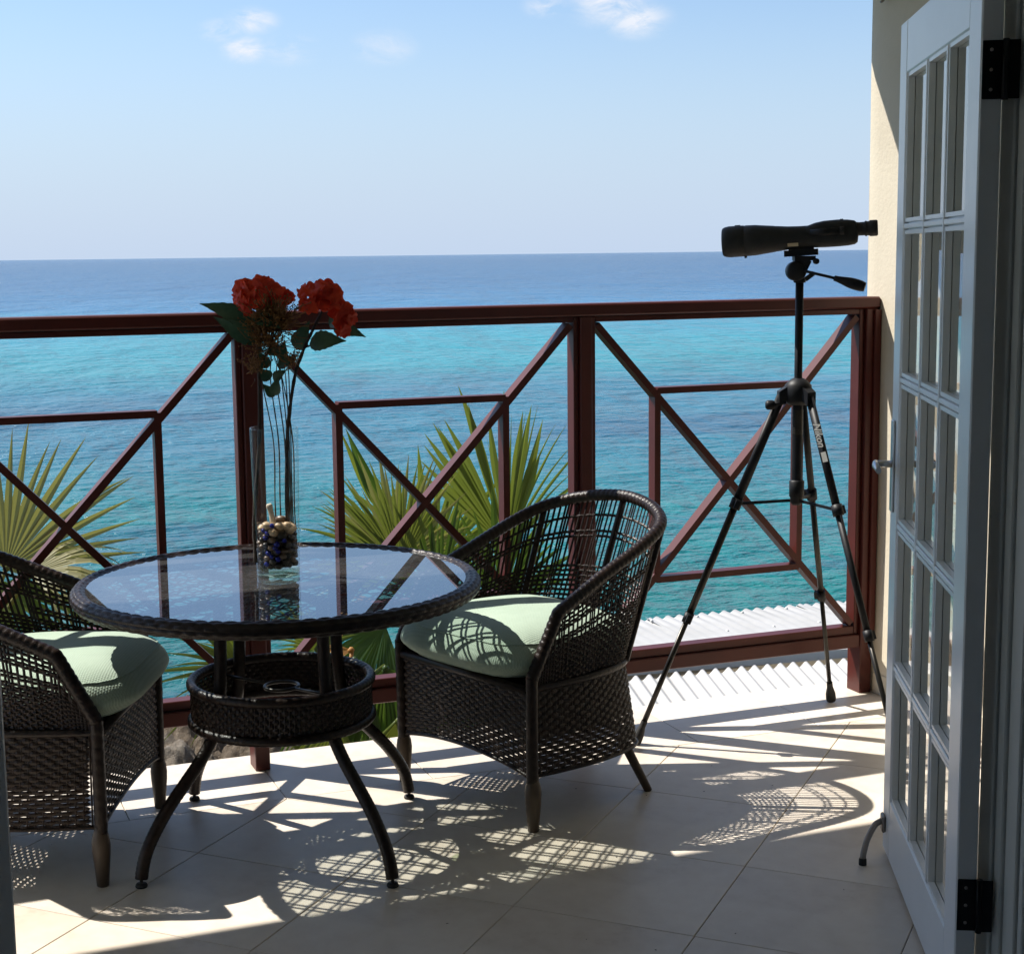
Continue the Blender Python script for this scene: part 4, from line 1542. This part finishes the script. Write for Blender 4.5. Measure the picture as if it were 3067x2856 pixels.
def build_flowers():
    def stem(root, pts, r0, r1, m, name='stem'):
        P = catmull(pts, 7)
        rr = np.linspace(r0, r1, len(P)) * (1 + 0.12 * rng.normal(0, 1, len(P)).clip(-1.5, 1.5))
        MB().tube(P, list(rr), 9).build(name, m, root)
    toward = -CF
    # first red head (over the post)
    f1 = empty('red_flower', VB, 0, 'red silk flower head on a dark stem rising over the railing post', 'flower', 'red flowers in the vase')
    inv1 = Matrix.Translation(VB).inverted()
    f2 = empty('red_flower', VB, 0, 'red silk flower spray bending over the open rail panel', 'flower', 'red flowers in the vase')
    fil = empty('filler_sprig', VB, 0, 'brown dried filler sprig with small green leaves between the red flowers', 'flower')
    before = set(bpy.data.objects)
    for (x, y, dep, r, n) in ((487, 562, -0.02, 0.027, 5), (508, 560, -0.03, 0.028, 5), (496, 585, -0.035, 0.025, 5), (530, 553, -0.01, 0.030, 5), (548, 562, -0.02, 0.028, 5), (520, 578, -0.04, 0.026, 5),
                             (562, 577, 0.0, 0.026, 5), (576, 578, 0.01, 0.017, 4), (500, 600, -0.03, 0.020, 4), (533, 585, 0.02, 0.03, 5), (478, 575, -0.01, 0.022, 5), (545, 585, -0.03, 0.024, 5)):
        b = MB()
        nr = toward * rng.uniform(0.5, 1.0) + CR * ((x - 525) / 60) + Vector((0, 0, (575 - y) / 45 + 0.2))
        blossom(b, bq(x, y, dep), nr, r * 1.12, n)
        b.build('blossom', 'petal', f1)
    stem(f1, [bq(497, 1095, -0.012), bq(498, 1000, -0.012), bq(511, 870, -0.01), bq(515, 765, -0.005), bq(515, 690), bq(513, 640), bq(518, 585)], 0.0058, 0.004, 'stem')
    for (bx, by, tx, ty, w, dep, up) in ((508, 634, 408, 587, 0.030, -0.03, 0.6), (516, 664, 436, 612, 0.026, -0.045, 0.2), (512, 612, 566, 636, 0.024, -0.06, 0.5)):
        b = MB()
        leaf_mesh(b, bq(bx, by, dep + 0.02), bq(tx, ty, dep), toward * 0.8 + Vector((0, 0, up)), w)
        b.build('leaf', 'flowerleaf', f1)
    for (x, y, dep, r, n) in ((612, 566, -0.02, 0.024, 5), (630, 562, -0.03, 0.027, 5), (646, 560, -0.01, 0.028, 5), (662, 570, -0.02, 0.028, 5), (625, 590, -0.03, 0.026, 5), (650, 588, -0.035, 0.026, 5),
                             (676, 590, -0.02, 0.024, 5), (690, 606, -0.02, 0.026, 5), (698, 620, -0.01, 0.022, 5), (680, 622, -0.03, 0.025, 5), (684, 642, -0.03, 0.022, 5), (604, 592, 0.0, 0.02, 4), (640, 575, 0.02, 0.03, 5), (668, 606, 0.0, 0.026, 5)):
        b = MB()
        nr = toward * rng.uniform(0.5, 1.0) + CR * ((x - 648) / 60) + Vector((0, 0, (595 - y) / 55 + 0.2))
        blossom(b, bq(x, y, dep), nr, r * 1.10, n)
        b.build('blossom', 'petal', f2)
    stem(f2, [bq(562, 1095, 0.008), bq(560, 1000, 0.008), bq(563, 880, 0.01), bq(568, 820, 0.01), bq(584, 730), bq(602, 680), bq(622, 640), bq(642, 603)], 0.0062, 0.0036, 'stem')
    stem(f2, [bq(606, 674, 0), bq(622, 668, -0.01), bq(640, 655, -0.015)], 0.0026, 0.0018, 'stem', 'leaf_stalk')
    for (bx, by, tx, ty, w, dep, up) in ((615, 668, 688, 662, 0.030, -0.03, 0.4), (660, 640, 724, 656, 0.022, 0.0, 0.5), (585, 680, 614, 624, 0.026, 0.02, 0.1), (650, 634, 690, 612, 0.02, 0.02, 0.4)):
        b = MB()
        leaf_mesh(b, bq(bx, by, dep + 0.02), bq(tx, ty, dep), toward * 0.8 + Vector((0, 0, up)), w)
        b.build('leaf', 'flowerleaf', f2)
    # filler
    for (x0, x1, xm) in ((538, 527, 520), (548, 540, 536), (560, 552, 548), (566, 553, 558), (569, 562, 566), (572, 570, 572), (576, 545, 560)):
        stem(fil, [bq(x0, 1090, 0.02), bq(x0 - 2, 980, 0.018), bq(x0 - 1, 860, 0.015), bq(xm, 740, 0.005), bq(x1, 690, 0)], 0.0021, 0.0013, 'thinstem')
    spray = MB()
    for k in range(1000):
        g = rng.random()
        if g < 0.6:
            cx, cy, sx, sy = 548, 612, 26, 22
        elif g < 0.85:
            cx, cy, sx, sy = 536, 655, 20, 24
        elif g < 0.93:
            cx, cy, sx, sy = 512, 700, 10, 10
        else:
            cx, cy, sx, sy = 584, 690, 11, 10
        x, y = rng.normal(cx, sx), rng.normal(cy, sy)
        dep = rng.normal(-0.045, 0.022)
        p = bq(x, y, dep)
        q = bq(cx + (x - cx) * 0.45, cy + (y - cy) * 0.45 + 12, dep * 0.5)
        m = (p + q) / 2 + Vector(rng.normal(0, 0.006, 3))
        spray.tube([q, m, p], [0.0010, 0.0009, 0.0008], 4, caps=False)
        s = rng.uniform(0.0016, 0.0030)
        spray.lathe([(0, -s), (s * 0.8, -s * 0.5), (s, 0.2 * s), (0, s)], 5, p, Vector(rng.normal(0, 1, 3)))
    spray.build('bud_spray', 'bud', fil, kind='stuff')
    for (bx, by, tx, ty, w, dep, up) in ((535, 712, 520, 678, 0.017, -0.03, 0.2), (538, 735, 518, 712, 0.018, -0.02, 0.2), (545, 738, 572, 716, 0.017, -0.02, 0.5), (553, 712, 588, 690, 0.018, 0.0, 0.4), (545, 768, 524, 742, 0.014, -0.02, 0.3), (546, 765, 556, 728, 0.016, -0.03, 0.1), (550, 690, 545, 655, 0.02, -0.01, 0.2), (556, 700, 566, 660, 0.018, 0.02, 0.2)):
        b = MB()
        leaf_mesh(b, bq(bx, by, dep), bq(tx, ty, dep - 0.01), toward * 0.8 + Vector((0, 0, up)), w, serr=0.03)
        b.build('leaf', 'flowerleaf', fil)
    for o in set(bpy.data.objects) - before:
        if o.parent in (f1, f2, fil):
            o.matrix_parent_inverse = inv1


build_flowers()


# ------------------------------------------------------------------ tripod and spotting scope
TP = Vector((1.652, -0.379, 0))


def build_tripod():
    root = empty('tripod', TP, 0, 'black photo tripod standing by the railing corner', 'tripod')
    inv = Matrix.Translation(TP).inverted()

    def part(name, mb, m, parent=root):
        o = mb.build(name, m, parent)
        if parent is root:
            o.matrix_parent_inverse = inv
        return o
    c = TP
    col_ = MB().tube([c + Vector((0, 0, 0.80)), c + Vector((0, 0, 1.458))], 0.0125, 16)
    part('centre_column', col_, 'black')
    sl = MB().lathe([(0.0165, 0.84), (0.0165, 1.09)], 16, c)
    part('column_sleeve', sl, 'black')
    lk = MB().lathe([(0, 0.762), (0.014, 0.763), (0.019, 0.772), (0.019, 0.786), (0.023, 0.79), (0.0235, 0.838), (0.018, 0.842), (0, 0.842)], 20, c)
    part('brace_collar', lk, 'black')
    rk = MB()
    for k in range(14):
        rk.lathe([(0.0166, 0.985 + k * 0.0055), (0.0176, 0.9865 + k * 0.0055), (0.0176, 0.9885 + k * 0.0055), (0.0166, 0.990 + k * 0.0055)], 14, c)
    part('rack_teeth', rk, 'tripodmetal')
    hub = MB().lathe([(0, 1.075), (0.030, 1.077), (0.040, 1.09), (0.043, 1.115), (0.041, 1.138), (0.030, 1.150), (0.019, 1.158), (0.0126, 1.160)], 24, c)
    feet = [Vector((1.184, -0.217, 0)), Vector((2.003, -0.055, 0)), Vector((1.733, -0.845, 0))]
    for f in feet:
        d = (f - c); d.z = 0; d.normalize()
        hub.bar(c + d * 0.03 + Vector((0, 0, 1.118)), c + d * 0.062 + Vector((0, 0, 1.098)), 0.034, 0.042, (0, 0, 1))
    part('hub', hub, 'black')
    kn = MB()
    d = -CR
    kn.tube([c + d * 0.04 + Vector((0, 0, 1.085)), c + d * 0.085 - CF * 0.02 + Vector((0, 0, 1.078))], [0.007, 0.006], 10)
    kn.lathe([(0, 0), (0.012, 0.001), (0.015, 0.008), (0.015, 0.022), (0.011, 0.028), (0, 0.03)], 12, c + d * 0.075 - CF * 0.02 + Vector((0, 0, 1.079)), -CR)
    part('crank_knob', kn, 'black')
    for i, f in enumerate(feet):
        d = (f - c); d.z = 0; d.normalize()
        top = c + d * 0.052 + Vector((0, 0, 1.105))
        ft = f + Vector((0, 0, 0.03))
        ax = (ft - top)
        A = lambda t: top + ax * t
        side = Vector((0, 0, 1)).cross(d)
        leg = MB().tube([A(0), A(0.315)], 0.0148, 14, flat=0.72, ref=d)
        lo = part('leg', leg, 'black')
        m1 = MB().tube([A(0.30), A(0.645)], 0.0118, 12, flat=0.8, ref=d)
        part('middle_tube', m1, 'black' if i == 2 else 'tripodmetal', lo)
        m2 = MB().tube([A(0.63), A(0.985)], 0.0088, 12, flat=0.85, ref=d)
        part('lower_tube', m2, 'tripodmetal', lo)
        for t, r in ((0.312, 0.0185), (0.648, 0.0155)):
            k = MB()
            u = ax.normalized()
            k.tube([A(t) - u * 0.017, A(t) + u * 0.017], r, 12, flat=0.9, ref=d)
            k.bar(A(t) + side * r - u * 0.013, A(t) + side * r + u * 0.013, 0.016, 0.014, side)
            part('clamp', k, 'black', lo)
        u = ax.normalized()
        b = MB().lathe([(0.0100, -0.050), (0.0105, -0.03), (0.0165, -0.004), (0.0175, 0.018), (0.016, 0.026), (0, 0.027)], 14, ft, u)
        part('foot', b, 'rubber', lo)
        bs = c + d * 0.02 + Vector((0, 0, 0.777))
        be = A(0.312)
        part('brace', MB().bar(bs, be, 0.009, 0.004, d.cross(Vector((0, 0, 1)))), 'black')
        if i == 2:
            # lettering and blank plate on the leg that comes towards the door
            u = ax.normalized()
            fr = (CAM - A(0.12)); fr = (fr - u * fr.dot(u)).normalized()
            s = fr.cross(u)                              # letters read down the leg
            cu = bpy.data.curves.new('lettering', 'FONT')
            cu.body = 'Nikon'
            cu.size = 0.030
            cu.shear = 0.25
            cu.extrude = 0.0002
            cu.offset = 0.0006
            tmp = bpy.data.objects.new('tmp', cu)
            col.objects.link(tmp)
            dg = bpy.context.evaluated_depsgraph_get()
            me = bpy.data.meshes.new_from_object(tmp.evaluated_get(dg))
            bpy.data.objects.remove(tmp)
            o = bpy.data.objects.new('lettering', me)
            me.materials.clear(); me.materials.append(M['white'])
            col.objects.link(o)
            o.parent = lo
            org = A(0.075) + fr * 0.0152 - s * 0.0095
            X, Y, Z = u, s, fr
            if X.cross(Y).dot(Z) < 0:
                Y = -Y; org = A(0.075) + fr * 0.0152 + s * 0.0095
            mw = Matrix(((X.x, Y.x, Z.x, org.x), (X.y, Y.y, Z.y, org.y), (X.z, Y.z, Z.z, org.z), (0, 0, 0, 1)))
            o.matrix_parent_inverse = Matrix.Identity(4)
            o.matrix_basis = Matrix.Translation(-TP) @ mw if False else mw
            pl = MB().bar(A(0.155) + fr * 0.0150, A(0.182) + fr * 0.0150, 0.015, 0.0008, fr)
            part('name_plate', pl, 'white', lo)
    # pan head
    h = c
    hd = MB().lathe([(0.017, 1.452), (0.019, 1.455), (0.019, 1.466), (0.016, 1.468), (0, 1.469)], 18, h)
    Y = CF
    hd.lathe([(0, -0.026), (0.026, -0.024), (0.030, -0.018), (0.030, 0.018), (0.026, 0.024), (0, 0.026)], 22, h - CR * 0.012 + Vector((0, 0, 1.488)), Y)
    hd.bar(h - CR * 0.006 + Vector((0, 0, 1.49)), h + CR * 0.012 + Vector((0, 0, 1.527)), 0.046, 0.036, Y)
    hd.bar(h - CR * 0.020 + Vector((0, 0, 1.5265)), h + CR * 0.044 + Vector((0, 0, 1.5265)), 0.014, 0.044, Y)
    hd.lathe([(0, 0), (0.009, 0.001), (0.009, 0.018), (0, 0.02)], 12, h + CR * 0.044 - CF * 0.018 + Vector((0, 0, 1.517)), -CF)
    part('pan_head', hd, 'black')
    hn = MB()
    p0 = h + CR * 0.010 - CF * 0.022 + Vector((0, 0, 1.488))
    p1 = p0 + CR * 0.085 - CF * 0.03 + Vector((0, 0, -0.022))
    p2 = p0 + CR * 0.172 - CF * 0.06 + Vector((0, 0, -0.050))
    hn.tube([p0, p1], 0.0045, 10)
    pts = [p1 + (p2 - p1) * t for t in np.linspace(0, 1, 9)]
    hn.tube(pts, [0.0085, 0.0095, 0.0115, 0.0140, 0.0162, 0.0172, 0.0172, 0.0165, 0.0135], 14)
    part('pan_handle', hn, 'black')
    part('head_plate', MB().bar(h + CR * 0.013 - CF * 0.0215 + Vector((0, 0, 1.462)), h + CR * 0.040 - CF * 0.0215 + Vector((0, 0, 1.482)), 0.014, 0.006, CF), 'tripodmetal')


build_tripod()


def build_scope():
    a = R(14)
    hd = (-CR * math.cos(a) + CF * math.sin(a)).normalized()      # towards the objective
    tilt = R(3.0)
    ax = (hd * math.cos(tilt) - Vector((0, 0, 1)) * math.sin(tilt)).normalized()
    o0 = TP + Vector((0, 0, 1.590)) - CR * 0.001
    up = (Vector((0, 0, 1)) - ax * ax.z).normalized()
    sd_ = ax.cross(up)
    root = empty('spotting_scope', TP + Vector((0, 0, 1.5345)), 0, 'black spotting scope mounted on the tripod, aimed out to sea', 'telescope')
    inv = Matrix.Translation(root.location).inverted()

    def part(name, mb, m):
        o = mb.build(name, m, root)
        o.matrix_parent_inverse = inv
        return o
    u = 0.000264 / math.cos(a)
    X = lambda z: (1030 - z) * u                          # profile station to metres along the axis
    k = 0.000264
    barrel = [(0.0, X(1180)), (0.030, X(1175)), (128 * k, X(1130)), (128 * k, X(1030)), (134 * k, X(900)), (146 * k, X(790)), (148 * k, X(760)), (152 * k, X(745)), (166 * k, X(620)), (176 * k, X(540)), (179 * k, X(430)), (176 * k, X(424)), (176 * k, X(412)), (180 * k, X(405)), (181 * k, X(240)), (172 * k, X(195)), (160 * k, X(172)), (150 * k, X(165)), (146 * k, X(170)), (140 * k, X(215)), (0, X(216))]
    part('barrel', MB().lathe(barrel, 40, o0, ax), 'blackrubber')
    part('objective_lens', MB().lathe([(0, X(205)), (0.02, X(206)), (139 * k, X(214))], 32, o0, ax), 'lens')
    part('sunshade_knob', MB().lathe([(0, 0), (0.004, 0), (0.004, 0.007), (0, 0.008)], 10, o0 + ax * X(418) - up * 0.045, -up), 'blackrubber')
    part('sight_rib', MB().bar(o0 + ax * X(310) + up * 0.0475, o0 + ax * X(370) + up * 0.0475, 0.010, 0.004, up), 'blackrubber')
    # prism housing: rounded body, offset upward, tapering to the eyepiece
    P = []
    st = [(1090, 118, 118, 0), (1140, 128, 124, 6), (1200, 142, 128, 12), (1300, 152, 130, 18), (1450, 154, 128, 20), (1560, 148, 124, 18), (1630, 136, 116, 16), (1660, 112, 98, 14), (1668, 60, 55, 14), (1669, 1, 1, 14)]
    for x, hh, ww, off in st:
        c = o0 + ax * X(x) + up * (off * k)
        row = []
        for i in range(28):
            t = 2 * math.pi * i / 28
            e = 2 / 2.6
            cx = math.copysign(abs(math.cos(t)) ** e, math.cos(t)); sx = math.copysign(abs(math.sin(t)) ** e, math.sin(t))
            row.append(c + up * (hh * k * sx) + sd_ * (ww * k * cx))
        row.append(row[0])
        P.append(row)
    part('prism_housing', MB().grid(P), 'blackrubber')
    ec = o0 + up * (50 * k)
    part('eyepiece', MB().lathe([(0.0, X(1600)), (82 * k, X(1605)), (82 * k, X(1655)), (76 * k, X(1660)), (78 * k, X(1740)), (88 * k, X(1748)), (88 * k, X(1760)), (80 * k, X(1768)), (84 * k, X(1790)), (92 * k, X(1800)), (92 * k, X(1868)), (84 * k, X(1882)), (66 * k, X(1884)), (62 * k, X(1870)), (0, X(1868))], 30, ec, ax), 'blackrubber')
    part('zoom_ring', MB().lathe([(77 * k, X(1656)), (81 * k, X(1660)), (81 * k, X(1672)), (77 * k, X(1676))], 28, ec, ax), 'tripodmetal')
    nearside = sd_ if sd_.dot(-CF) > 0 else -sd_
    fk = MB()
    fk.tube([o0 + ax * X(1150) + nearside * 0.032 + up * 0.010, o0 + ax * X(1480) + nearside * 0.033 + up * 0.011], 0.011, 14)
    part('focus_knob', fk, 'black')
    part('focus_cap', MB().lathe([(0.0115, 0), (0.0125, 0.003), (0.0125, 0.010), (0.0115, 0.013), (0, 0.013)], 14, o0 + ax * X(1475) + nearside * 0.033 + up * 0.011, -ax), 'blackrubber')
    part('latch', MB().bar(o0 + ax * X(1475) + up * 0.0445, o0 + ax * X(1510) + up * 0.0445, 0.010, 0.005, up), 'black')
    ft = MB()
    ft.bar(o0 + ax * X(850) - up * 0.047, o0 + ax * X(1225) - up * 0.047, 0.032, 0.019, up)
    ft.bar(o0 + ax * X(900) - up * 0.038, o0 + ax * X(1180) - up * 0.038, 0.024, 0.012, up)
    part('mount_foot', ft, 'black')
    n2 = (nearside * 0.80 - up * 0.60).normalized()
    t2 = ax
    c2 = o0 + ax * X(955) + n2 * 0.0356
    part('name_plate', MB().bar(c2 + t2 * 0.016, c2 - t2 * 0.016, 0.012, 0.0012, n2), 'tag')


build_scope()


# ------------------------------------------------------------------ fan palms
def frond(root, hub, axis, nrm, Rl, spread, n, material, droop=0.15, base=None, wfac=1.0, ragged=0.12, fused=0.5, fold=0.2, skew=0.0):
    """palmate leaf: petiole mesh as the part, each leaflet a child"""
    hub, axis, nrm = Vector(hub), Vector(axis).normalized(), Vector(nrm).normalized()
    nrm = (nrm - axis * nrm.dot(axis)).normalized()
    s = nrm.cross(axis)
    pet = MB()
    if base is not None:
        b = Vector(base)
        pet.tube(catmull([b, (b + hub) / 2 + Vector((0, 0, 0.05)), hub], 5), [0.016, 0.015, 0.014, 0.013, 0.012, 0.011, 0.010, 0.010, 0.009, 0.009, 0.008], 7)
    pet.lathe([(0, -0.01), (0.012, -0.004), (0.014, 0.006), (0, 0.02)], 8, hub, axis)
    po = pet.build('frond', material, root)
    po.matrix_parent_inverse = Matrix.Translation(root.location).inverted()
    d_a = spread / n
    for k in range(n):
        f = (k + 0.5) / n - 0.5
        a = f * spread + skew + rng.normal(0, d_a * 0.10)
        d = axis * math.cos(a) + s * math.sin(a)
        side = nrm.cross(d)
        L = Rl * (1 - 0.30 * (2 * abs(f)) ** 2.2) * (1 + rng.normal(0, ragged))
        dr = droop * rng.uniform(0.6, 1.5)
        side_cup = 0.10 * (2 * f) ** 2
        P = []
        ns = 9
        pos = hub.copy()
        bend = rng.normal(0, 0.10)
        twist = rng.normal(0, 0.12)
        for i in range(ns + 1):
            u = i / ns
            r = L * u
            w = min(r, L * fused) * math.tan(d_a / 2) * 1.22 * wfac
            if u > fused:
                q = (u - fused) / (1 - fused)
                w *= max(0.02, 1 - q ** 1.35)
            c = hub + d * r + nrm * (side_cup * r) + side * (bend * L * u * u * 0.35) + Vector((0, 0, -dr * L * max(0, u - 0.3) ** 2 * 2.0))
            lift = nrm * (fold * w)
            tw = nrm * (twist * w * u)
            P.append([c - side * w + lift - tw, c, c + side * w + lift + tw])
        o = MB().grid(P, False).build('leaflet', material, po)
    return po


def build_palms():
    tocam = Vector((-0.36, -0.92, 0.12))
    base = Vector((-0.75, 2.1, -0.30))
    p = empty('fan_palm', (-0.75, 2.1, -1.9), 0, 'pale straw coloured fan palm rising behind the chair away from the tripod', 'palm tree')
    inv = Matrix.Translation(p.location).inverted()
    tr = MB()
    wrap_tube(tr, [(-0.78, 2.12, -2.1), (-0.77, 2.11, -1.2), (-0.75, 2.1, -0.25)], 0.075, 14, 0.02, 0.07, 0.10)
    o = tr.build('trunk', 'bark', p); o.matrix_parent_inverse = inv
    rt = CR
    z = Vector((0, 0, 1))
    frond(p, (-0.571, 2.0, 0.307), z * 0.86 + rt * 0.48, tocam, 0.64, R(150), 22, 'palmpale', 0.05, base, fused=0.40, ragged=0.06, fold=0.25)
    frond(p, (-0.50, 1.75, 0.335), rt * 0.96 + z * 0.10, tocam * 0.5 + z * 0.8, 0.47, R(120), 20, 'palmpale', 0.55, base, fused=0.35)
    frond(p, (-0.62, 1.9, 0.25), rt * 0.8 - z * 0.35, tocam * 0.7 + z * 0.5, 0.46, R(110), 16, 'palm', 0.5, base, fused=0.35)
    frond(p, (-0.95, 2.2, 0.25), z * 0.8 - rt * 0.5, tocam, 0.58, R(150), 22, 'palm', 0.15, base, fused=0.42)
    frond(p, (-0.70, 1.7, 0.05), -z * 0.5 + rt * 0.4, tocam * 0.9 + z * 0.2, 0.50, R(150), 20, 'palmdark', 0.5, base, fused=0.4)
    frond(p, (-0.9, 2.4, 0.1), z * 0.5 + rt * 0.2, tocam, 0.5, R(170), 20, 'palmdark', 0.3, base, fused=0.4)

    base = Vector((1.42, 2.45, -0.35))
    q = empty('fan_palm', (1.42, 2.45, -2.4), 0, 'green fan palm with tall spear leaf behind the middle railing panel', 'palm tree')
    inv = Matrix.Translation(q.location).inverted()
    tr = MB()
    wrap_tube(tr, [(1.36, 2.5, -2.6), (1.40, 2.48, -1.5), (1.42, 2.45, -0.28)], 0.085, 14, 0.02, 0.07, 0.10)
    o = tr.build('trunk', 'bark', q); o.matrix_parent_inverse = inv
    frond(q, (1.739, 2.3, 0.16), z * 0.97 - rt * 0.22, tocam, 0.74, R(74), 17, 'palm', 0.02, base, fused=0.62, ragged=0.06, fold=0.22)
    frond(q, (1.78, 2.42, 0.15), z * 0.93 + rt * 0.36, tocam, 0.76, R(64), 12, 'palm', 0.10, base, fused=0.22, ragged=0.08, fold=0.3)
    frond(q, (1.14, 2.1, 0.16), z * 0.72 - rt * 0.60, tocam, 0.52, R(150), 36, 'palm', 0.10, base, fused=0.5, ragged=0.08)
    frond(q, (1.17, 2.25, 0.14), z * 0.95 + rt * 0.10, tocam, 0.50, R(130), 30, 'palmpale', 0.08, base, fused=0.5, ragged=0.12)
    frond(q, (1.45, 2.6, 0.02), z * 0.98 + rt * 0.1, tocam, 0.55, R(130), 28, 'palm', 0.05, base, fused=0.6)
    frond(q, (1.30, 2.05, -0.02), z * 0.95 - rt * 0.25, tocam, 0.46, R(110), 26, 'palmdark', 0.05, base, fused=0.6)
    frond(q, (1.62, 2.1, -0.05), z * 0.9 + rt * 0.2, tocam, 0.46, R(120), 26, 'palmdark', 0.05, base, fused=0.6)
    # folded spear leaves
    for b0, t0, w in (((1.215, 2.6, 0.33), (1.040, 2.6, 0.745), 0.034), ((1.18, 2.62, 0.36), (1.012, 2.62, 0.75), 0.018)):
        sp = MB()
        leaf_mesh(sp, b0, t0, tocam, w, 0.9, 0.03, 0.0, 12)
        o = sp.build('spear_leaf', 'palmdark' if w > 0.02 else 'palm', q); o.matrix_parent_inverse = inv
    frond(q, (1.02, 1.95, 0.12), -rt * 0.95 + z * 0.18, tocam * 0.5 + z * 0.8, 0.36, R(90), 18, 'palm', 0.5, base, fused=0.3)
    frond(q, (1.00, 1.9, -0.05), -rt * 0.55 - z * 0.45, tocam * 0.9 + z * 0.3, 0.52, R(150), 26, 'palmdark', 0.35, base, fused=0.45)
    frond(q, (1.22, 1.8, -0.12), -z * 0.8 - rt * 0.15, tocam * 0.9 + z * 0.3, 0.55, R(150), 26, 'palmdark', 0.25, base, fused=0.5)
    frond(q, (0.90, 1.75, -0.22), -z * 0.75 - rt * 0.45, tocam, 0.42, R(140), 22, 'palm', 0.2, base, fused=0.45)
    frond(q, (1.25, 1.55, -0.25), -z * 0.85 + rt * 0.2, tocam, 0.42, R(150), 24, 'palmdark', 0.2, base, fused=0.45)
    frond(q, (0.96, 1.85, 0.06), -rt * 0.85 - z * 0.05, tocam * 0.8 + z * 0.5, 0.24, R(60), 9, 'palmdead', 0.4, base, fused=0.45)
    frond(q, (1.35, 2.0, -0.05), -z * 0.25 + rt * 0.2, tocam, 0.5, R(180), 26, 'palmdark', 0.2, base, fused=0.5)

    base = Vector((0.50, 1.0, -0.55))
    s = empty('fan_palm', (0.50, 1.0, -1.6), 0, 'small bright green fan palm seen below the table top', 'palm tree')
    inv = Matrix.Translation(s.location).inverted()
    tr = MB()
    wrap_tube(tr, [(0.48, 1.05, -1.7), (0.50, 1.0, -0.5)], 0.05, 12, 0.02, 0.06, 0.10)
    o = tr.build('trunk', 'bark', s); o.matrix_parent_inverse = inv
    frond(s, (0.150, 0.9, 0.085), -rt * 0.98 + z * 0.02, tocam * 0.95 + z * 0.2, 0.34, R(130), 15, 'palm', 0.12, base, fused=0.22, wfac=1.5)
    frond(s, (0.20, 0.95, 0.10), -rt * 0.5 + z * 0.7, tocam, 0.24, R(120), 14, 'palm', 0.1, base, fused=0.35)
    frond(s, (0.56, 0.85, 0.09), -z * 0.80 - rt * 0.55, tocam, 0.42, R(120), 24, 'palmdark', 0.2, base, fused=0.5, wfac=1.2)
    frond(s, (0.66, 0.80, 0.06), -z * 0.85 + rt * 0.15, tocam, 0.42, R(120), 24, 'palmdark', 0.2, base, fused=0.5, wfac=1.2)
    frond(s, (0.42, 0.62, -0.06), -z * 0.8 - rt * 0.25, tocam, 0.30, R(100), 18, 'palm', 0.25, base, fused=0.35)
    frond(s, (0.66, 0.66, -0.10), -z * 0.9 + rt * 0.25, tocam, 0.32, R(110), 20, 'palm', 0.2, base, fused=0.4)
    frond(s, (0.46, 1.0, 0.10), z * 0.55 - rt * 0.1, tocam, 0.22, R(150), 18, 'palm', 0.1, base, fused=0.45)
    frond(s, (0.62, 1.1, 0.06), -rt * 0.75 - z * 0.1, tocam * 0.8 + z * 0.4, 0.22, R(60), 9, 'palmdead', 0.3, base, fused=0.45)


build_palms()
